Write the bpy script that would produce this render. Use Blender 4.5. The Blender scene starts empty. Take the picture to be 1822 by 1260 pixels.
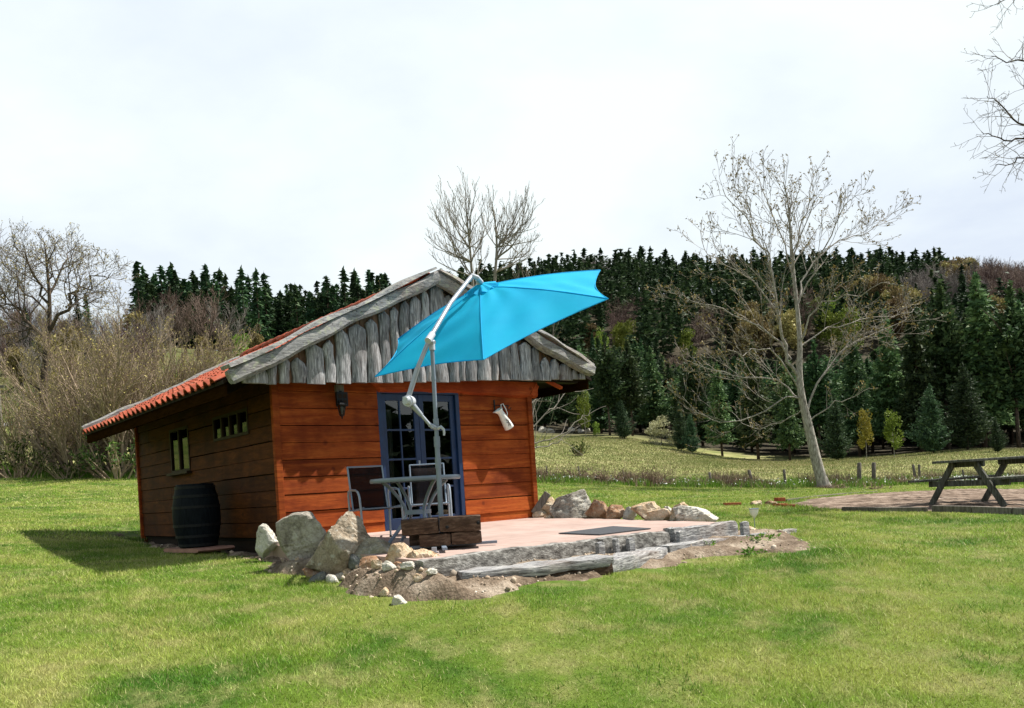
import bpy, math, random
import numpy as np
from mathutils import Vector, Matrix

# ------------------------------------------------------------------ camera, sky, sun, exposure
SC = bpy.context.scene
COL = SC.collection
EYE = 0.52                      # eye height over the terrace level (z = 0)
FPX, ROLL, CX, CY = 1490.0, 0.062, 911.0, 868.0
cam = bpy.data.cameras.new('camera')
cam.sensor_fit = 'HORIZONTAL'; cam.sensor_width = 36.0
cam.lens = 36.0 * FPX / 1822.0
cam.shift_y = (CY - 630.0) / 1822.0
cam.clip_start = 0.05; cam.clip_end = 3000.0
camo = bpy.data.objects.new('camera', cam); COL.objects.link(camo)
cr, sr = math.cos(ROLL), math.sin(ROLL)
camo.matrix_world = Matrix(((cr, sr, 0, 0), (0, 0, -1, 0), (-sr, cr, 0, EYE), (0, 0, 0, 1)))
SC.camera = camo

SUN_EL, SUN_AZ = math.radians(57), math.radians(17)      # azimuth from +X towards +Y
SDIR = Vector((math.cos(SUN_EL) * math.cos(SUN_AZ), math.cos(SUN_EL) * math.sin(SUN_AZ), math.sin(SUN_EL)))
sun = bpy.data.lights.new('sun', 'SUN'); sun.energy = 5.0; sun.angle = math.radians(0.55); sun.color = (1.0, 0.95, 0.87)
suno = bpy.data.objects.new('sun', sun); COL.objects.link(suno)
suno.rotation_euler = SDIR.to_track_quat('Z', 'Y').to_euler()
suno.location = (30, 10, 60)

world = bpy.data.worlds.new('World'); SC.world = world; world.use_nodes = True
wn = world.node_tree; wn.nodes.clear()
def wnode(t, **k):
    n = wn.nodes.new(t)
    for a, b in k.items(): setattr(n, a, b)
    return n
wo = wnode('ShaderNodeOutputWorld'); bg = wnode('ShaderNodeBackground')
sky = wnode('ShaderNodeTexSky', sky_type='NISHITA', sun_disc=False)
sky.sun_elevation = SUN_EL; sky.sun_rotation = math.pi / 2 - SUN_AZ
sk = wnode('ShaderNodeVectorMath', operation='SCALE'); sk.inputs['Scale'].default_value = 0.04
wn.links.new(sky.outputs[0], sk.inputs[0])
tc = wnode('ShaderNodeTexCoord'); sep = wnode('ShaderNodeSeparateXYZ'); wn.links.new(tc.outputs['Generated'], sep.inputs[0])
def wmath(op, a, b=None, clamp=False):
    m = wnode('ShaderNodeMath', operation=op); m.use_clamp = clamp
    for i, v in enumerate((a, b)):
        if v is None: continue
        if isinstance(v, (int, float)): m.inputs[i].default_value = v
        else: wn.links.new(v, m.inputs[i])
    return m.outputs[0]
zz = wmath('ADD', wmath('MAXIMUM', sep.outputs['Z'], 0.0), 0.16)
cxy = wnode('ShaderNodeCombineXYZ')
wn.links.new(wmath('DIVIDE', sep.outputs['X'], zz), cxy.inputs[0]); wn.links.new(wmath('DIVIDE', sep.outputs['Y'], zz), cxy.inputs[1])
nz = wnode('ShaderNodeTexNoise'); nz.inputs['Scale'].default_value = 0.75; nz.inputs['Detail'].default_value = 7; nz.inputs['Roughness'].default_value = 0.55; nz.inputs['Distortion'].default_value = 0.25
wn.links.new(cxy.outputs[0], nz.inputs['Vector'])
rp = wnode('ShaderNodeValToRGB')
rp.color_ramp.elements[0].position = 0.33; rp.color_ramp.elements[0].color = (0.405, 0.45, 0.52, 1)
rp.color_ramp.elements[1].position = 0.56; rp.color_ramp.elements[1].color = (0.53, 0.575, 0.58, 1)
wn.links.new(nz.outputs[0], rp.inputs[0])
# thin spot near the left horizon, dim blue overhead added out of view to deepen the shadows
nz2 = wnode('ShaderNodeTexNoise'); nz2.inputs['Scale'].default_value = 1.3; nz2.inputs['Detail'].default_value = 4
wn.links.new(cxy.outputs[0], nz2.inputs['Vector'])
thin = wmath('MULTIPLY', wmath('SUBTRACT', 0.26, sep.outputs['Z'], True), wmath('SUBTRACT', -0.05, sep.outputs['X'], True))
thin = wmath('MULTIPLY', thin, wmath('MULTIPLY', nz2.outputs[0], 11.0), True)
thin = wmath('MINIMUM', thin, 0.55)
high = wmath('MULTIPLY', wmath('SUBTRACT', sep.outputs['Z'], 0.515, True), 5.0, True)
hole = wmath('MAXIMUM', thin, high)
mx = wnode('ShaderNodeMix', data_type='RGBA'); wn.links.new(hole, mx.inputs[0]); wn.links.new(rp.outputs[0], mx.inputs[6]); wn.links.new(sk.outputs[0], mx.inputs[7])
wn.links.new(mx.outputs[2], bg.inputs[0]); bg.inputs[1].default_value = 1.0
wn.links.new(bg.outputs[0], wo.inputs[0])

SC.view_settings.view_transform = 'Standard'; SC.view_settings.look = 'None'
SC.view_settings.exposure = 0.90; SC.view_settings.gamma = 1.0; SC.view_settings.use_curve_mapping = False
SC.cycles.max_bounces = 6; SC.cycles.diffuse_bounces = 3; SC.cycles.glossy_bounces = 3; SC.cycles.transparent_max_bounces = 10
SC.cycles.use_denoising = True

# ------------------------------------------------------------------ geometry of the place
def ray(x, y):
    dx, dy = x - CX, y - CY
    return (dx * cr - dy * sr) / FPX, -(dx * sr + dy * cr) / FPX       # x/depth, z/depth
def W(x, y, d):
    a, v = ray(x, y); return Vector((a * d, d, EYE + v * d))
def project(x, y, z):
    a = x / y * FPX; b = -(z - EYE) / y * FPX
    return CX + a * cr + b * sr, CY - a * sr + b * cr
TH = math.atan2(1490, 1843); ct, st = math.cos(TH), math.sin(TH)
C0 = Vector((-3.12, 11.25, 0.0))                                       # near corner of the cabin
def L(lx, ly, z=0.0): return Vector((C0.x + lx * ct - ly * st, C0.y + lx * st + ly * ct, z))
def toL(x, y): dx, dy = x - C0.x, y - C0.y; return dx * ct + dy * st, -dx * st + dy * ct
def patio_z(ly): return 0.03 * ly
def patio_at(px, py):
    a, v = ray(px, py); z = -0.05
    for _ in range(12):
        d = (z - EYE) / v; ly = toL(a * d, d)[1]; z = patio_z(ly)
    return Vector((a * d, d, z))

CP = [(0, 0, -1.03), (-6, 0, -.75), (6, 0, -1.2), (0, -20, -1.6), (-20, -20, -.6), (20, -20, -2.0), (0, 5.2, -.85), (-3.1, 4.9, -.62), (3.2, 5.1, -1.0),
      (-3.9, 7, -.42), (4, 7, -.75), (0, 7.4, -.45), (3.4, 9.3, -.42), (9, 15.1, -.316), (7, 12, -.38), (-4.6, 9.7, -.22), (-9.4, 16, .27), (-7.6, 16.6, .03)]
for lx, ly, z in ((-.6, 0, -.2), (-.8, 3, -.14), (-.3, -2, -.3), (0, -4.2, -.40), (3, -4.3, -.41), (5.6, -4.2, -.37), (1.3, -4.9, -.44), (5.8, -2, -.13), (6, 0, -.03), (2, 3, -.12), (7.5, 4, .02), (3, 9, .15)):
    p = L(lx, ly); CP.append((p.x, p.y, z))
for px, py, d in ((0, 835, 42), (240, 838, 42), (600, 846, 42), (1000, 855, 40), (1200, 865, 39), (1500, 867, 38), (1800, 862, 38), (1400, 884, 24), (1822, 872, 24),
                  (960, 770, 98), (1100, 777, 94), (1300, 812, 78), (1500, 814, 71), (1750, 800, 66), (1000, 822, 58), (1300, 836, 52), (1600, 836, 50),
                  (0, 720, 80), (100, 640, 120), (0, 610, 140), (300, 640, 130), (300, 622, 240), (600, 632, 240), (-300, 640, 130), (600, 690, 110), (-300, 600, 240)):
    p = W(px, py, d); CP.append(tuple(p))
for px, py, d in ((1050, 530, 340), (950, 545, 340), (1300, 535, 340), (1600, 527, 330), (1822, 545, 320), (2100, 555, 320), (1100, 665, 190), (1400, 670, 180), (1700, 660, 170), (2000, 660, 170), (780, 580, 330)):
    p = W(px, py, d); CP.append(tuple(p))
for t in (-1.2, -.6, 0, .5, 1.2): CP += [(t * 700, 700, 40), (t * 1200, 1200, 10)]
CP += [(-60, 42, 9), (60, 40, -3), (-90, 10, 8), (90, 10, -6), (-40, -60, 5), (40, -60, 4), (0, -60, 4)]
def uv_(x, y):
    yy = np.maximum(y, -5.0) ; return x / (yy + 12) * 2.0, np.log(yy + 12)
_cp = np.array(CP, float)
def _tps():
    u, v = uv_(_cp[:, 0], _cp[:, 1]); v = v + np.where(_cp[:, 1] < -5, (-5 - _cp[:, 1]) * -.02, 0)
    n = len(u); d2 = (u[:, None] - u) ** 2 + (v[:, None] - v) ** 2
    K = np.where(d2 > 0, d2 * np.log(d2 + 1e-12), 0) + np.eye(n) * 1e-4
    P = np.stack([np.ones(n), u, v], 1); A = np.zeros((n + 3, n + 3)); A[:n, :n] = K; A[:n, n:] = P; A[n:, :n] = P.T
    w = np.linalg.solve(A, np.concatenate([_cp[:, 2], np.zeros(3)])); return u, v, w
_u, _v, _w = _tps()
def ht(x, y):
    x = np.atleast_1d(np.asarray(x, float)); y = np.atleast_1d(np.asarray(y, float))
    u, v = uv_(x, y); v = v + np.where(y < -5, (-5 - y) * -.02, 0)
    z = _w[-3] + _w[-2] * u + _w[-1] * v
    for i in range(len(_u)):
        d2 = (u - _u[i]) ** 2 + (v - _v[i]) ** 2
        z = z + _w[i] * d2 * np.log(d2 + 1e-12)
    k = np.clip((np.abs(y) - 45) / 60, 0, 1)
    z = z + .012 * np.sin(x * 1.9 + 1.3 * np.sin(y * .8)) * np.cos(y * 1.4 + x * .6) + k * .5 * np.sin(x * .11 + 2) * np.cos(y * .09)
    return z
def h1(x, y): return float(ht(x, y)[0])
def ground_at(px, py, lo=3.0, hi=500.0):
    a, v = ray(px, py); d = np.exp(np.linspace(math.log(lo), math.log(hi), 900))
    z = EYE + v * d; g = ht(a * d, d); k = np.nonzero(z <= g)[0]
    if not len(k): return None
    i = k[0]; return Vector((a * d[i], d[i], g[i]))

# ------------------------------------------------------------------ materials
def ramp_el(cr_, cols):
    n = len(cols)
    while len(cr_.elements) < n: cr_.elements.new(0.5)
    for i, c in enumerate(cols):
        if len(c) == 4: pos, col = c[0], c[1:]
        else: pos, col = (i / (n - 1) if n > 1 else 0), c
        cr_.elements[i].position = pos; cr_.elements[i].color = (*col, 1)
class NT:
    def __init__(s, name):
        s.m = bpy.data.materials.new(name); s.m.use_nodes = True; s.t = s.m.node_tree; s.t.nodes.clear()
        s.out = s.n('ShaderNodeOutputMaterial'); s.b = s.n('ShaderNodeBsdfPrincipled'); s.l(s.b.outputs[0], s.out.inputs[0])
        s.tc = s.n('ShaderNodeTexCoord')
    def n(s, t, **k):
        n = s.t.nodes.new(t)
        for a, b in k.items(): setattr(n, a, b)
        return n
    def l(s, a, b): s.t.links.new(a, b)
    def noise(s, scale, detail=5, stretch=(1, 1, 1), coord='Object', rough=.6, dist=0, vec=None):
        mp = s.n('ShaderNodeMapping'); mp.inputs['Scale'].default_value = stretch
        s.l(vec if vec is not None else s.tc.outputs[coord], mp.inputs[0])
        z = s.n('ShaderNodeTexNoise'); z.inputs['Scale'].default_value = scale; z.inputs['Detail'].default_value = detail
        z.inputs['Roughness'].default_value = rough; z.inputs['Distortion'].default_value = dist
        s.l(mp.outputs[0], z.inputs['Vector']); return z.outputs[0]
    def ramp(s, f, cols):
        r = s.n('ShaderNodeValToRGB'); ramp_el(r.color_ramp, cols); s.l(f, r.inputs[0]); return r.outputs[0]
    def mix(s, f, a, b, mode='MIX'):
        m = s.n('ShaderNodeMix', data_type='RGBA', blend_type=mode)
        for i, v in ((0, f), (6, a), (7, b)):
            if isinstance(v, (int, float)): m.inputs[i].default_value = v
            elif isinstance(v, tuple): m.inputs[i].default_value = (*v, 1)
            else: s.l(v, m.inputs[i])
        return m.outputs[2]
    def math(s, op, a, b=None, clamp=False):
        m = s.n('ShaderNodeMath', operation=op); m.use_clamp = clamp
        for i, v in enumerate((a, b)):
            if v is None: continue
            if isinstance(v, (int, float)): m.inputs[i].default_value = v
            else: s.l(v, m.inputs[i])
        return m.outputs[0]
    def attr(s, name): a = s.n('ShaderNodeAttribute'); a.attribute_name = name; return a
    def objrand(s): return s.n('ShaderNodeObjectInfo').outputs['Random']
    def pos(s): return s.n('ShaderNodeNewGeometry').outputs['Position']
    def bump(s, f, strength=.3, dist=.02):
        b = s.n('ShaderNodeBump'); b.inputs['Strength'].default_value = strength; b.inputs['Distance'].default_value = dist
        s.l(f, b.inputs['Height']); s.l(b.outputs[0], s.b.inputs['Normal']); return b
    def fin(s, col=None, rough=.8, metal=0, spec=.4):
        if col is not None:
            if isinstance(col, tuple): s.b.inputs['Base Color'].default_value = (*col, 1)
            else: s.l(col, s.b.inputs['Base Color'])
        s.b.inputs['Roughness'].default_value = rough; s.b.inputs['Metallic'].default_value = metal
        s.b.inputs['Specular IOR Level'].default_value = spec
        return s.m
def simple(name, cols, scale=6, rough=.8, bump=.25, bd=.01, stretch=(1, 1, 1), metal=0, spec=.15, detail=6, rnd=0, dist=0):
    t = NT(name); f = t.noise(scale, detail, stretch, dist=dist); c = t.ramp(f, [(0.28, *cols[0]), *[(.28 + .44 * (i + 1) / (len(cols) - 1), *x) for i, x in enumerate(cols[1:])]])
    if rnd:
        a = t.attr('rnd').outputs['Fac']; k = t.math('ADD', t.math('MULTIPLY', a, 2 * rnd), 1 - rnd)
        v = t.n('ShaderNodeHueSaturation'); t.l(c, v.inputs['Color']); t.l(k, v.inputs['Value']); c = v.outputs[0]
    if bump: t.bump(t.noise(scale * 3, 6, stretch), bump, bd)
    return t.fin(c, rough, metal, spec)

def stained_wood(name, cols, knots=(.10, .016, .004)):
    t = NT(name)
    g = t.noise(2.2, 7, (.5, 1, 7), dist=.6); c = t.ramp(g, [(.25, *cols[0]), (.5, *cols[1]), (.72, *cols[2])])
    blot = t.noise(1.7, 4); c = t.mix(t.math('MULTIPLY', t.ramp(blot, [(.45, 0, 0, 0), (.66, 1, 1, 1)]), .75), c, cols[0])
    kn = t.n('ShaderNodeTexVoronoi'); kn.inputs['Scale'].default_value = 3.0; t.l(t.tc.outputs['Object'], kn.inputs['Vector'])
    c = t.mix(t.math('MULTIPLY', t.ramp(kn.outputs['Distance'], [(.06, 1, 1, 1), (.13, 0, 0, 0)]), .7), c, knots)
    fine = t.noise(9, 5, (1, 1, 16)); c = t.mix(.6, c, t.ramp(fine, [(.32, .42, .38, .34), (.62, 1, 1, 1)]), 'MULTIPLY')
    a = t.attr('rnd').outputs['Fac']; k = t.math('ADD', t.math('MULTIPLY', a, .42), .78)
    v = t.n('ShaderNodeHueSaturation'); t.l(c, v.inputs['Color']); t.l(k, v.inputs['Value'])
    t.bump(fine, .22, .006)
    return t.fin(v.outputs[0], .75, 0, .12)

M = {}
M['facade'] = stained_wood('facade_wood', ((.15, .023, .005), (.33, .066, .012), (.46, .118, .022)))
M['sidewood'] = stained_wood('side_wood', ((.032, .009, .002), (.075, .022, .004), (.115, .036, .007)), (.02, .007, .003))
M['beam'] = stained_wood('beam_wood', ((.22, .03, .008), (.40, .075, .018), (.50, .13, .04)))
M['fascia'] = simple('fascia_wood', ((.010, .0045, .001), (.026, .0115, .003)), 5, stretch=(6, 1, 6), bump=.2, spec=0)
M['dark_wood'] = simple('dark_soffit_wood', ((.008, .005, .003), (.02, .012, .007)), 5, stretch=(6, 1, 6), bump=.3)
def weathered(name, lichen=True, warm=.25, scale=(7, 7, 1), lo=(.10, .10, .105), hi=(.46, .46, .46)):
    t = NT(name)
    g = t.noise(5, 8, scale, dist=.8); c = t.ramp(g, [(.30, *lo), (.5, .25, .25, .255), (.70, *hi)])
    w = t.noise(1.6, 4); c = t.mix(t.math('MULTIPLY', t.ramp(w, [(.5, 0, 0, 0), (.68, 1, 1, 1)]), warm), c, (.22, .12, .06))
    crk = t.noise(9, 3, (scale[0] * 1.6, scale[1] * 1.6, scale[2] * .35), dist=1.2)
    cm = t.ramp(crk, [(.33, 1, 1, 1), (.39, 0, 0, 0)]); c = t.mix(t.math('MULTIPLY', cm, .85), c, (.03, .027, .025))
    if lichen:
        li = t.noise(11, 6, (1, 1, 1)); c = t.mix(t.math('MULTIPLY', t.ramp(li, [(.55, 0, 0, 0), (.63, 1, 1, 1)]), .6), c, (.36, .38, .27))
    a = t.attr('rnd').outputs['Fac']; k = t.math('ADD', t.math('MULTIPLY', a, .6), .68)
    v = t.n('ShaderNodeHueSaturation'); t.l(c, v.inputs['Color']); t.l(k, v.inputs['Value'])
    t.bump(t.mix(.5, g, crk), .7, .02)
    return t.fin(v.outputs[0], .9, 0, .2)
M['gable'] = weathered('gable_weathered', False, .22, (9, 9, .9), (.07, .07, .08), (.54, .54, .56))
M['log'] = weathered('log_weathered', True, .3, (1, 8, 8), (.08, .075, .065), (.40, .39, .35))
M['sleeper'] = weathered('sleeper_weathered', False, .25, (1, 9, 9), (.05, .042, .036), (.60, .585, .55))
M['kerbstone'] = simple('terrace_edge', ((.02, .017, .015), (.20, .19, .175), (.46, .45, .42)), 9, bump=.8, bd=.02, detail=8, stretch=(1, 1, 1.6))
def tilemat():
    t = NT('roof_tile'); f = t.noise(3, 6); c = t.ramp(f, [(.3, .23, .045, .022), (.55, .35, .08, .04), (.72, .42, .15, .09)])
    li = t.noise(9, 6); c = t.mix(t.math('MULTIPLY', t.ramp(li, [(.6, 0, 0, 0), (.7, 1, 1, 1)]), .45), c, (.20, .16, .12))
    a = t.attr('rnd').outputs['Fac']; k = t.math('ADD', t.math('MULTIPLY', a, .4), .8)
    v = t.n('ShaderNodeHueSaturation'); t.l(c, v.inputs['Color']); t.l(k, v.inputs['Value']); t.bump(li, .2, .005)
    return t.fin(v.outputs[0], .75, 0, .3)
M['tile'] = tilemat()
M['blue'] = simple('blue_paint', ((.003, .016, .055), (.006, .030, .10)), 8, rough=.45, bump=.08, spec=.5)
M['brownframe'] = simple('window_brown', ((.014, .007, .003), (.03, .015, .006)), 8, rough=.6, bump=.1)
M['white'] = simple('white_enamel', ((.74, .73, .69), (.82, .81, .77)), 5, rough=.3, bump=.03, spec=.6)
M['black'] = simple('black_iron', ((.004, .004, .005), (.011, .011, .012)), 12, rough=.5, bump=.2, spec=.3)
M['tub'] = simple('black_plastic', ((.002, .002, .002), (.005, .005, .005)), 12, rough=.6, bump=.1, spec=.15)
M['grey_metal'] = simple('grey_powder_coat', ((.15, .19, .24), (.19, .23, .29)), 12, rough=.38, bump=.05, spec=.6)
M['light_metal'] = simple('pale_grey_metal', ((.27, .30, .34), (.34, .37, .42)), 12, rough=.33, bump=.05, spec=.6, metal=.2)
M['sling'] = simple('chair_sling', ((.006, .004, .004), (.012, .008, .008)), 60, spec=.1, rough=.9, bump=.3, bd=.002)
M['sling'].node_tree.nodes['Principled BSDF'].inputs['Alpha'].default_value = .84
M['plastic'] = simple('grey_plastic', ((.42, .45, .50), (.50, .53, .58)), 10, rough=.4, bump=.02)
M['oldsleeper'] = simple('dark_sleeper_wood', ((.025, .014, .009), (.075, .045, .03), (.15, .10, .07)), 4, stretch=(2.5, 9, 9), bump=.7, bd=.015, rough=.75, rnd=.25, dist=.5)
M['barrel'] = simple('barrel_dark', ((.003, .004, .006), (.010, .014, .018)), 6, stretch=(5, 5, 1), rough=.6, bump=.25, spec=.06)
M['hoop'] = simple('barrel_hoop', ((.006, .007, .008), (.016, .017, .019)), 9, rough=.55, metal=.0)
M['slab'] = simple('slab_terracotta', ((.30, .16, .12), (.42, .24, .18)), 9, rough=.85, bump=.3)
M['curtain'] = simple('curtain_cloth', ((.30, .28, .22), (.42, .39, .32)), 5, rough=.9, bump=.2)
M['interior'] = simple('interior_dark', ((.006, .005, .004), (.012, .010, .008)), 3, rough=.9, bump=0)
M['picnic'] = simple('picnic_wood', ((.035, .037, .030), (.09, .092, .078), (.20, .20, .18)), 4, stretch=(8, 8, 1), bump=.5, rough=.85, rnd=.2)
M['post'] = simple('post_wood', ((.07, .06, .05), (.22, .20, .17)), 6, stretch=(7, 7, 1), bump=.6, rough=.9, rnd=.2)
M['mat'] = simple('slate_mat', ((.045, .047, .052), (.075, .078, .085)), 30, rough=.9, bump=.4, bd=.003)
M['leafdraw'] = simple('jug_painting', ((.05, .04, .035), (.10, .07, .05)), 9, rough=.4, bump=0)
M['brick'] = simple('brick_red', ((.30, .07, .035), (.48, .15, .08)), 12, rough=.9, bump=.4, rnd=.15)
M['wire'] = simple('fence_wire', ((.16, .16, .155), (.25, .25, .24)), 4, rough=.5, bump=0, metal=.5)
def rockmat(name, a, b, c_, moss=.0, speck=0.0):
    t = NT(name); f = t.noise(3.2, 9, rough=.65); c = t.ramp(f, [(.3, *a), (.5, *b), (.7, *c_)])
    fine = t.noise(40, 4); c = t.mix(.45 + speck, c, t.ramp(fine, [(.35, .35, .34, .32), (.6, 1, 1, 1)]), 'MULTIPLY')
    if moss:
        mo = t.noise(2.4, 6); c = t.mix(t.math('MULTIPLY', t.ramp(mo, [(.52, 0, 0, 0), (.66, 1, 1, 1)]), moss), c, (.13, .13, .05))
    li = t.noise(13, 7, rough=.75); c = t.mix(t.math('MULTIPLY', t.ramp(li, [(.56, 0, 0, 0), (.62, 1, 1, 1)]), .55), c, (.50, .49, .43)); dk = t.noise(6, 8, rough=.7, dist=.6); c = t.mix(t.math('MULTIPLY', t.ramp(dk, [(.36, 1, 1, 1), (.43, 0, 0, 0)]), .6), c, (.06, .05, .04))
    t.bump(t.mix(.5, t.mix(.4, f, fine), dk), 1.0, .06); return t.fin(c, .95, 0, .1)
M['rock_grey'] = rockmat('rock_grey', (.19, .165, .135), (.38, .35, .30), (.58, .55, .50), .2, .1)
M['rock_tan'] = rockmat('rock_tan', (.17, .13, .09), (.33, .27, .20), (.50, .44, .36), .1, .1)
M['rock_mossy'] = rockmat('rock_mossy', (.18, .155, .10), (.34, .31, .235), (.50, .47, .38), .65)
M['rock_beige'] = rockmat('rock_beige', (.32, .20, .11), (.56, .42, .28), (.72, .62, .48))
M['rock_brown'] = rockmat('rock_brown', (.17, .09, .05), (.34, .20, .12), (.50, .36, .25))
M['rock_pale'] = rockmat('rock_pale', (.36, .33, .28), (.58, .55, .48), (.74, .72, .66), .15)
M['rock_dark'] = rockmat('rock_dark', (.06, .065, .07), (.14, .15, .15), (.27, .28, .28), .2)
def glassmat(name, refl, tint=(.75, .8, .78)):
    m = bpy.data.materials.new(name); m.use_nodes = True; t = m.node_tree; t.nodes.clear()
    o = t.nodes.new('ShaderNodeOutputMaterial'); mxs = t.nodes.new('ShaderNodeMixShader'); tr = t.nodes.new('ShaderNodeBsdfTransparent'); gl = t.nodes.new('ShaderNodeBsdfGlossy')
    tr.inputs[0].default_value = (*tint, 1); gl.inputs['Roughness'].default_value = .012; gl.inputs[0].default_value = (1, 1, 1, 1)
    fr = t.nodes.new('ShaderNodeFresnel'); fr.inputs[0].default_value = 1.5
    nzn = t.nodes.new('ShaderNodeTexNoise'); nzn.inputs['Scale'].default_value = 2.5; bp = t.nodes.new('ShaderNodeBump'); bp.inputs['Strength'].default_value = .012; bp.inputs['Distance'].default_value = .01
    tcn = t.nodes.new('ShaderNodeTexCoord'); t.links.new(tcn.outputs['Object'], nzn.inputs['Vector'])
    t.links.new(nzn.outputs[0], bp.inputs['Height']); t.links.new(bp.outputs[0], gl.inputs['Normal'])
    ad = t.nodes.new('ShaderNodeMath'); ad.operation = 'ADD'; ad.use_clamp = True; t.links.new(fr.outputs[0], ad.inputs[0]); ad.inputs[1].default_value = refl
    t.links.new(ad.outputs[0], mxs.inputs[0]); t.links.new(tr.outputs[0], mxs.inputs[1]); t.links.new(gl.outputs[0], mxs.inputs[2]); t.links.new(mxs.outputs[0], o.inputs[0])
    return m
M['glass'] = glassmat('window_glass', .03, (.35, .38, .37))
M['glass_side'] = glassmat('side_window_glass', -.05, (.3, .3, .28))
def fabric():
    t = NT('parasol_fabric'); f = t.noise(1.5, 3); c = t.ramp(f, [(.3, .006, .42, .74), (.7, .008, .50, .80)])
    t.bump(t.mix(.3, t.noise(2.2, 4, (1, 3, 1)), t.noise(200, 2)), .18, .03); t.fin(c, .75, 0, .25)
    tl = t.n('ShaderNodeBsdfTranslucent'); t.l(c, tl.inputs[0]); ms = t.n('ShaderNodeMixShader'); ms.inputs[0].default_value = .42
    t.l(t.b.outputs[0], ms.inputs[1]); t.l(tl.outputs[0], ms.inputs[2]); t.l(ms.outputs[0], t.out.inputs[0]); return t.m
M['fabric'] = fabric()
def grass_color(t, P):
    """shared patchwork of lush and dry turf from world position"""
    big = t.noise(.55, 5, vec=P, dist=.4); mid = t.noise(2.6, 5, vec=P); fine = t.noise(16, 3, vec=P)
    c = t.ramp(big, [(.34, .062, .155, .014), (.46, .145, .240, .028), (.60, .26, .315, .068)])
    c = t.mix(t.math('MULTIPLY', t.ramp(mid, [(.48, 0, 0, 0), (.66, 1, 1, 1)]), .62), c, (.38, .355, .155))
    c = t.mix(.5, c, t.ramp(fine, [(.3, .6, .6, .55), (.65, 1.0, 1.0, 1.0)]), 'MULTIPLY')
    return c
def leafy(name, colfn, rough=.6, transl=.3):
    t = NT(name); c = colfn(t); t.fin(c, rough, 0, .12)
    if transl:
        tl = t.n('ShaderNodeBsdfTranslucent'); t.l(c, tl.inputs[0]); ms = t.n('ShaderNodeMixShader'); ms.inputs[0].default_value = transl
        t.l(t.b.outputs[0], ms.inputs[1]); t.l(tl.outputs[0], ms.inputs[2]); t.l(ms.outputs[0], t.out.inputs[0])
    return t.m
def blade_col(t):
    c = grass_color(t, t.pos()); r = t.attr('rnd').outputs['Fac']
    v = t.n('ShaderNodeHueSaturation'); t.l(c, v.inputs['Color']); t.l(t.math('ADD', t.math('MULTIPLY', r, 1.4), .80), v.inputs['Value'])
    t.l(t.math('ADD', t.math('MULTIPLY', r, .03), .480), v.inputs['Hue'])
    return t.mix(t.ramp(r, [(.86, 0, 0, 0), (.90, 1, 1, 1)]), v.outputs[0], (.50, .48, .22))
M['blade'] = leafy('lawn_blade', blade_col, .5, .3)
def straw_col(t):
    r = t.attr('rnd').outputs['Fac']; n = t.noise(.25, 3, vec=t.pos())
    c = t.ramp(r, [(0, .10, .15, .03), (.3, .19, .21, .07), (.6, .32, .28, .14), (1, .44, .38, .23)])
    return t.mix(.6, c, t.ramp(n, [(.35, .55, .75, .5), (.6, 1, 1, 1)]), 'MULTIPLY')
M['straw'] = leafy('meadow_blade', straw_col, .7, .25)
def tall_col(t):
    r = t.attr('rnd').outputs['Fac']
    return t.ramp(r, [(0, .06, .15, .012), (.6, .13, .26, .03), (.85, .22, .32, .06), (1, .42, .38, .2)])
M['tallgrass'] = leafy('tall_grass_blade', tall_col, .6, .3)
M['flower'] = simple('white_flower', ((.75, .78, .74), (.85, .86, .82)), 3, bump=0)
M['deadwood'] = simple('dead_twigs', ((.12, .08, .055), (.30, .22, .16)), 3, bump=0, rnd=.3)

def groundmat():
    t = NT('ground_turf'); P = t.pos()
    lawn = grass_color(t, P)
    lawn = t.mix(.8, lawn, (.42, .42, .38), 'MULTIPLY')
    dry = t.ramp(t.noise(.35, 6, vec=P, dist=.5), [(.32, .13, .17, .04), (.5, .24, .25, .09), (.7, .36, .34, .17)])
    dry = t.mix(.5, dry, t.ramp(t.noise(4, 5, vec=P), [(.3, .55, .55, .5), (.7, 1, 1, 1)]), 'MULTIPLY')
    hill = t.ramp(t.noise(.06, 7, vec=P), [(.35, .04, .055, .015), (.55, .09, .095, .03), (.7, .17, .13, .07)])
    wood = t.ramp(t.noise(.5, 5, vec=P), [(.35, .018, .016, .008), (.65, .06, .05, .03)])
    a = t.attr('zone').outputs['Color']; s = t.n('ShaderNodeSeparateColor'); t.l(a, s.inputs[0])
    c = t.mix(s.outputs[0], lawn, dry); c = t.mix(s.outputs[1], c, hill); c = t.mix(s.outputs[2], c, wood)
    t.bump(t.noise(22, 5, vec=P), .6, .03); return t.fin(c, .95, 0, .15)
M['ground'] = groundmat()
def soilmat(name, cols, sc=26):
    t = NT(name); P = t.pos(); v = t.n('ShaderNodeTexVoronoi'); v.inputs['Scale'].default_value = sc; t.l(P, v.inputs['Vector'])
    c = t.ramp(t.noise(2.4, 6, vec=P), [(.33, *cols[0]), (.5, *cols[1]), (.68, *cols[2])])
    s = t.n('ShaderNodeSeparateColor'); t.l(v.outputs['Color'], s.inputs[0])
    c = t.mix(.55, c, t.ramp(s.outputs[0], [(0, .45, .42, .38), (.6, 1, 1, 1), (1, 1.0, 1.0, 1.0)]), 'MULTIPLY')
    t.bump(t.mix(.65, v.outputs['Distance'], t.noise(30, 9, vec=P, rough=.8)), 1.0, .03); return t.fin(c, .95, 0, .1)
M['soil'] = soilmat('bank_soil', ((.09, .065, .045), (.21, .16, .115), (.38, .315, .245)), 38)
M['gravel'] = soilmat('pad_gravel', ((.07, .05, .036), (.19, .14, .105), (.34, .27, .215)), 14)
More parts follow.
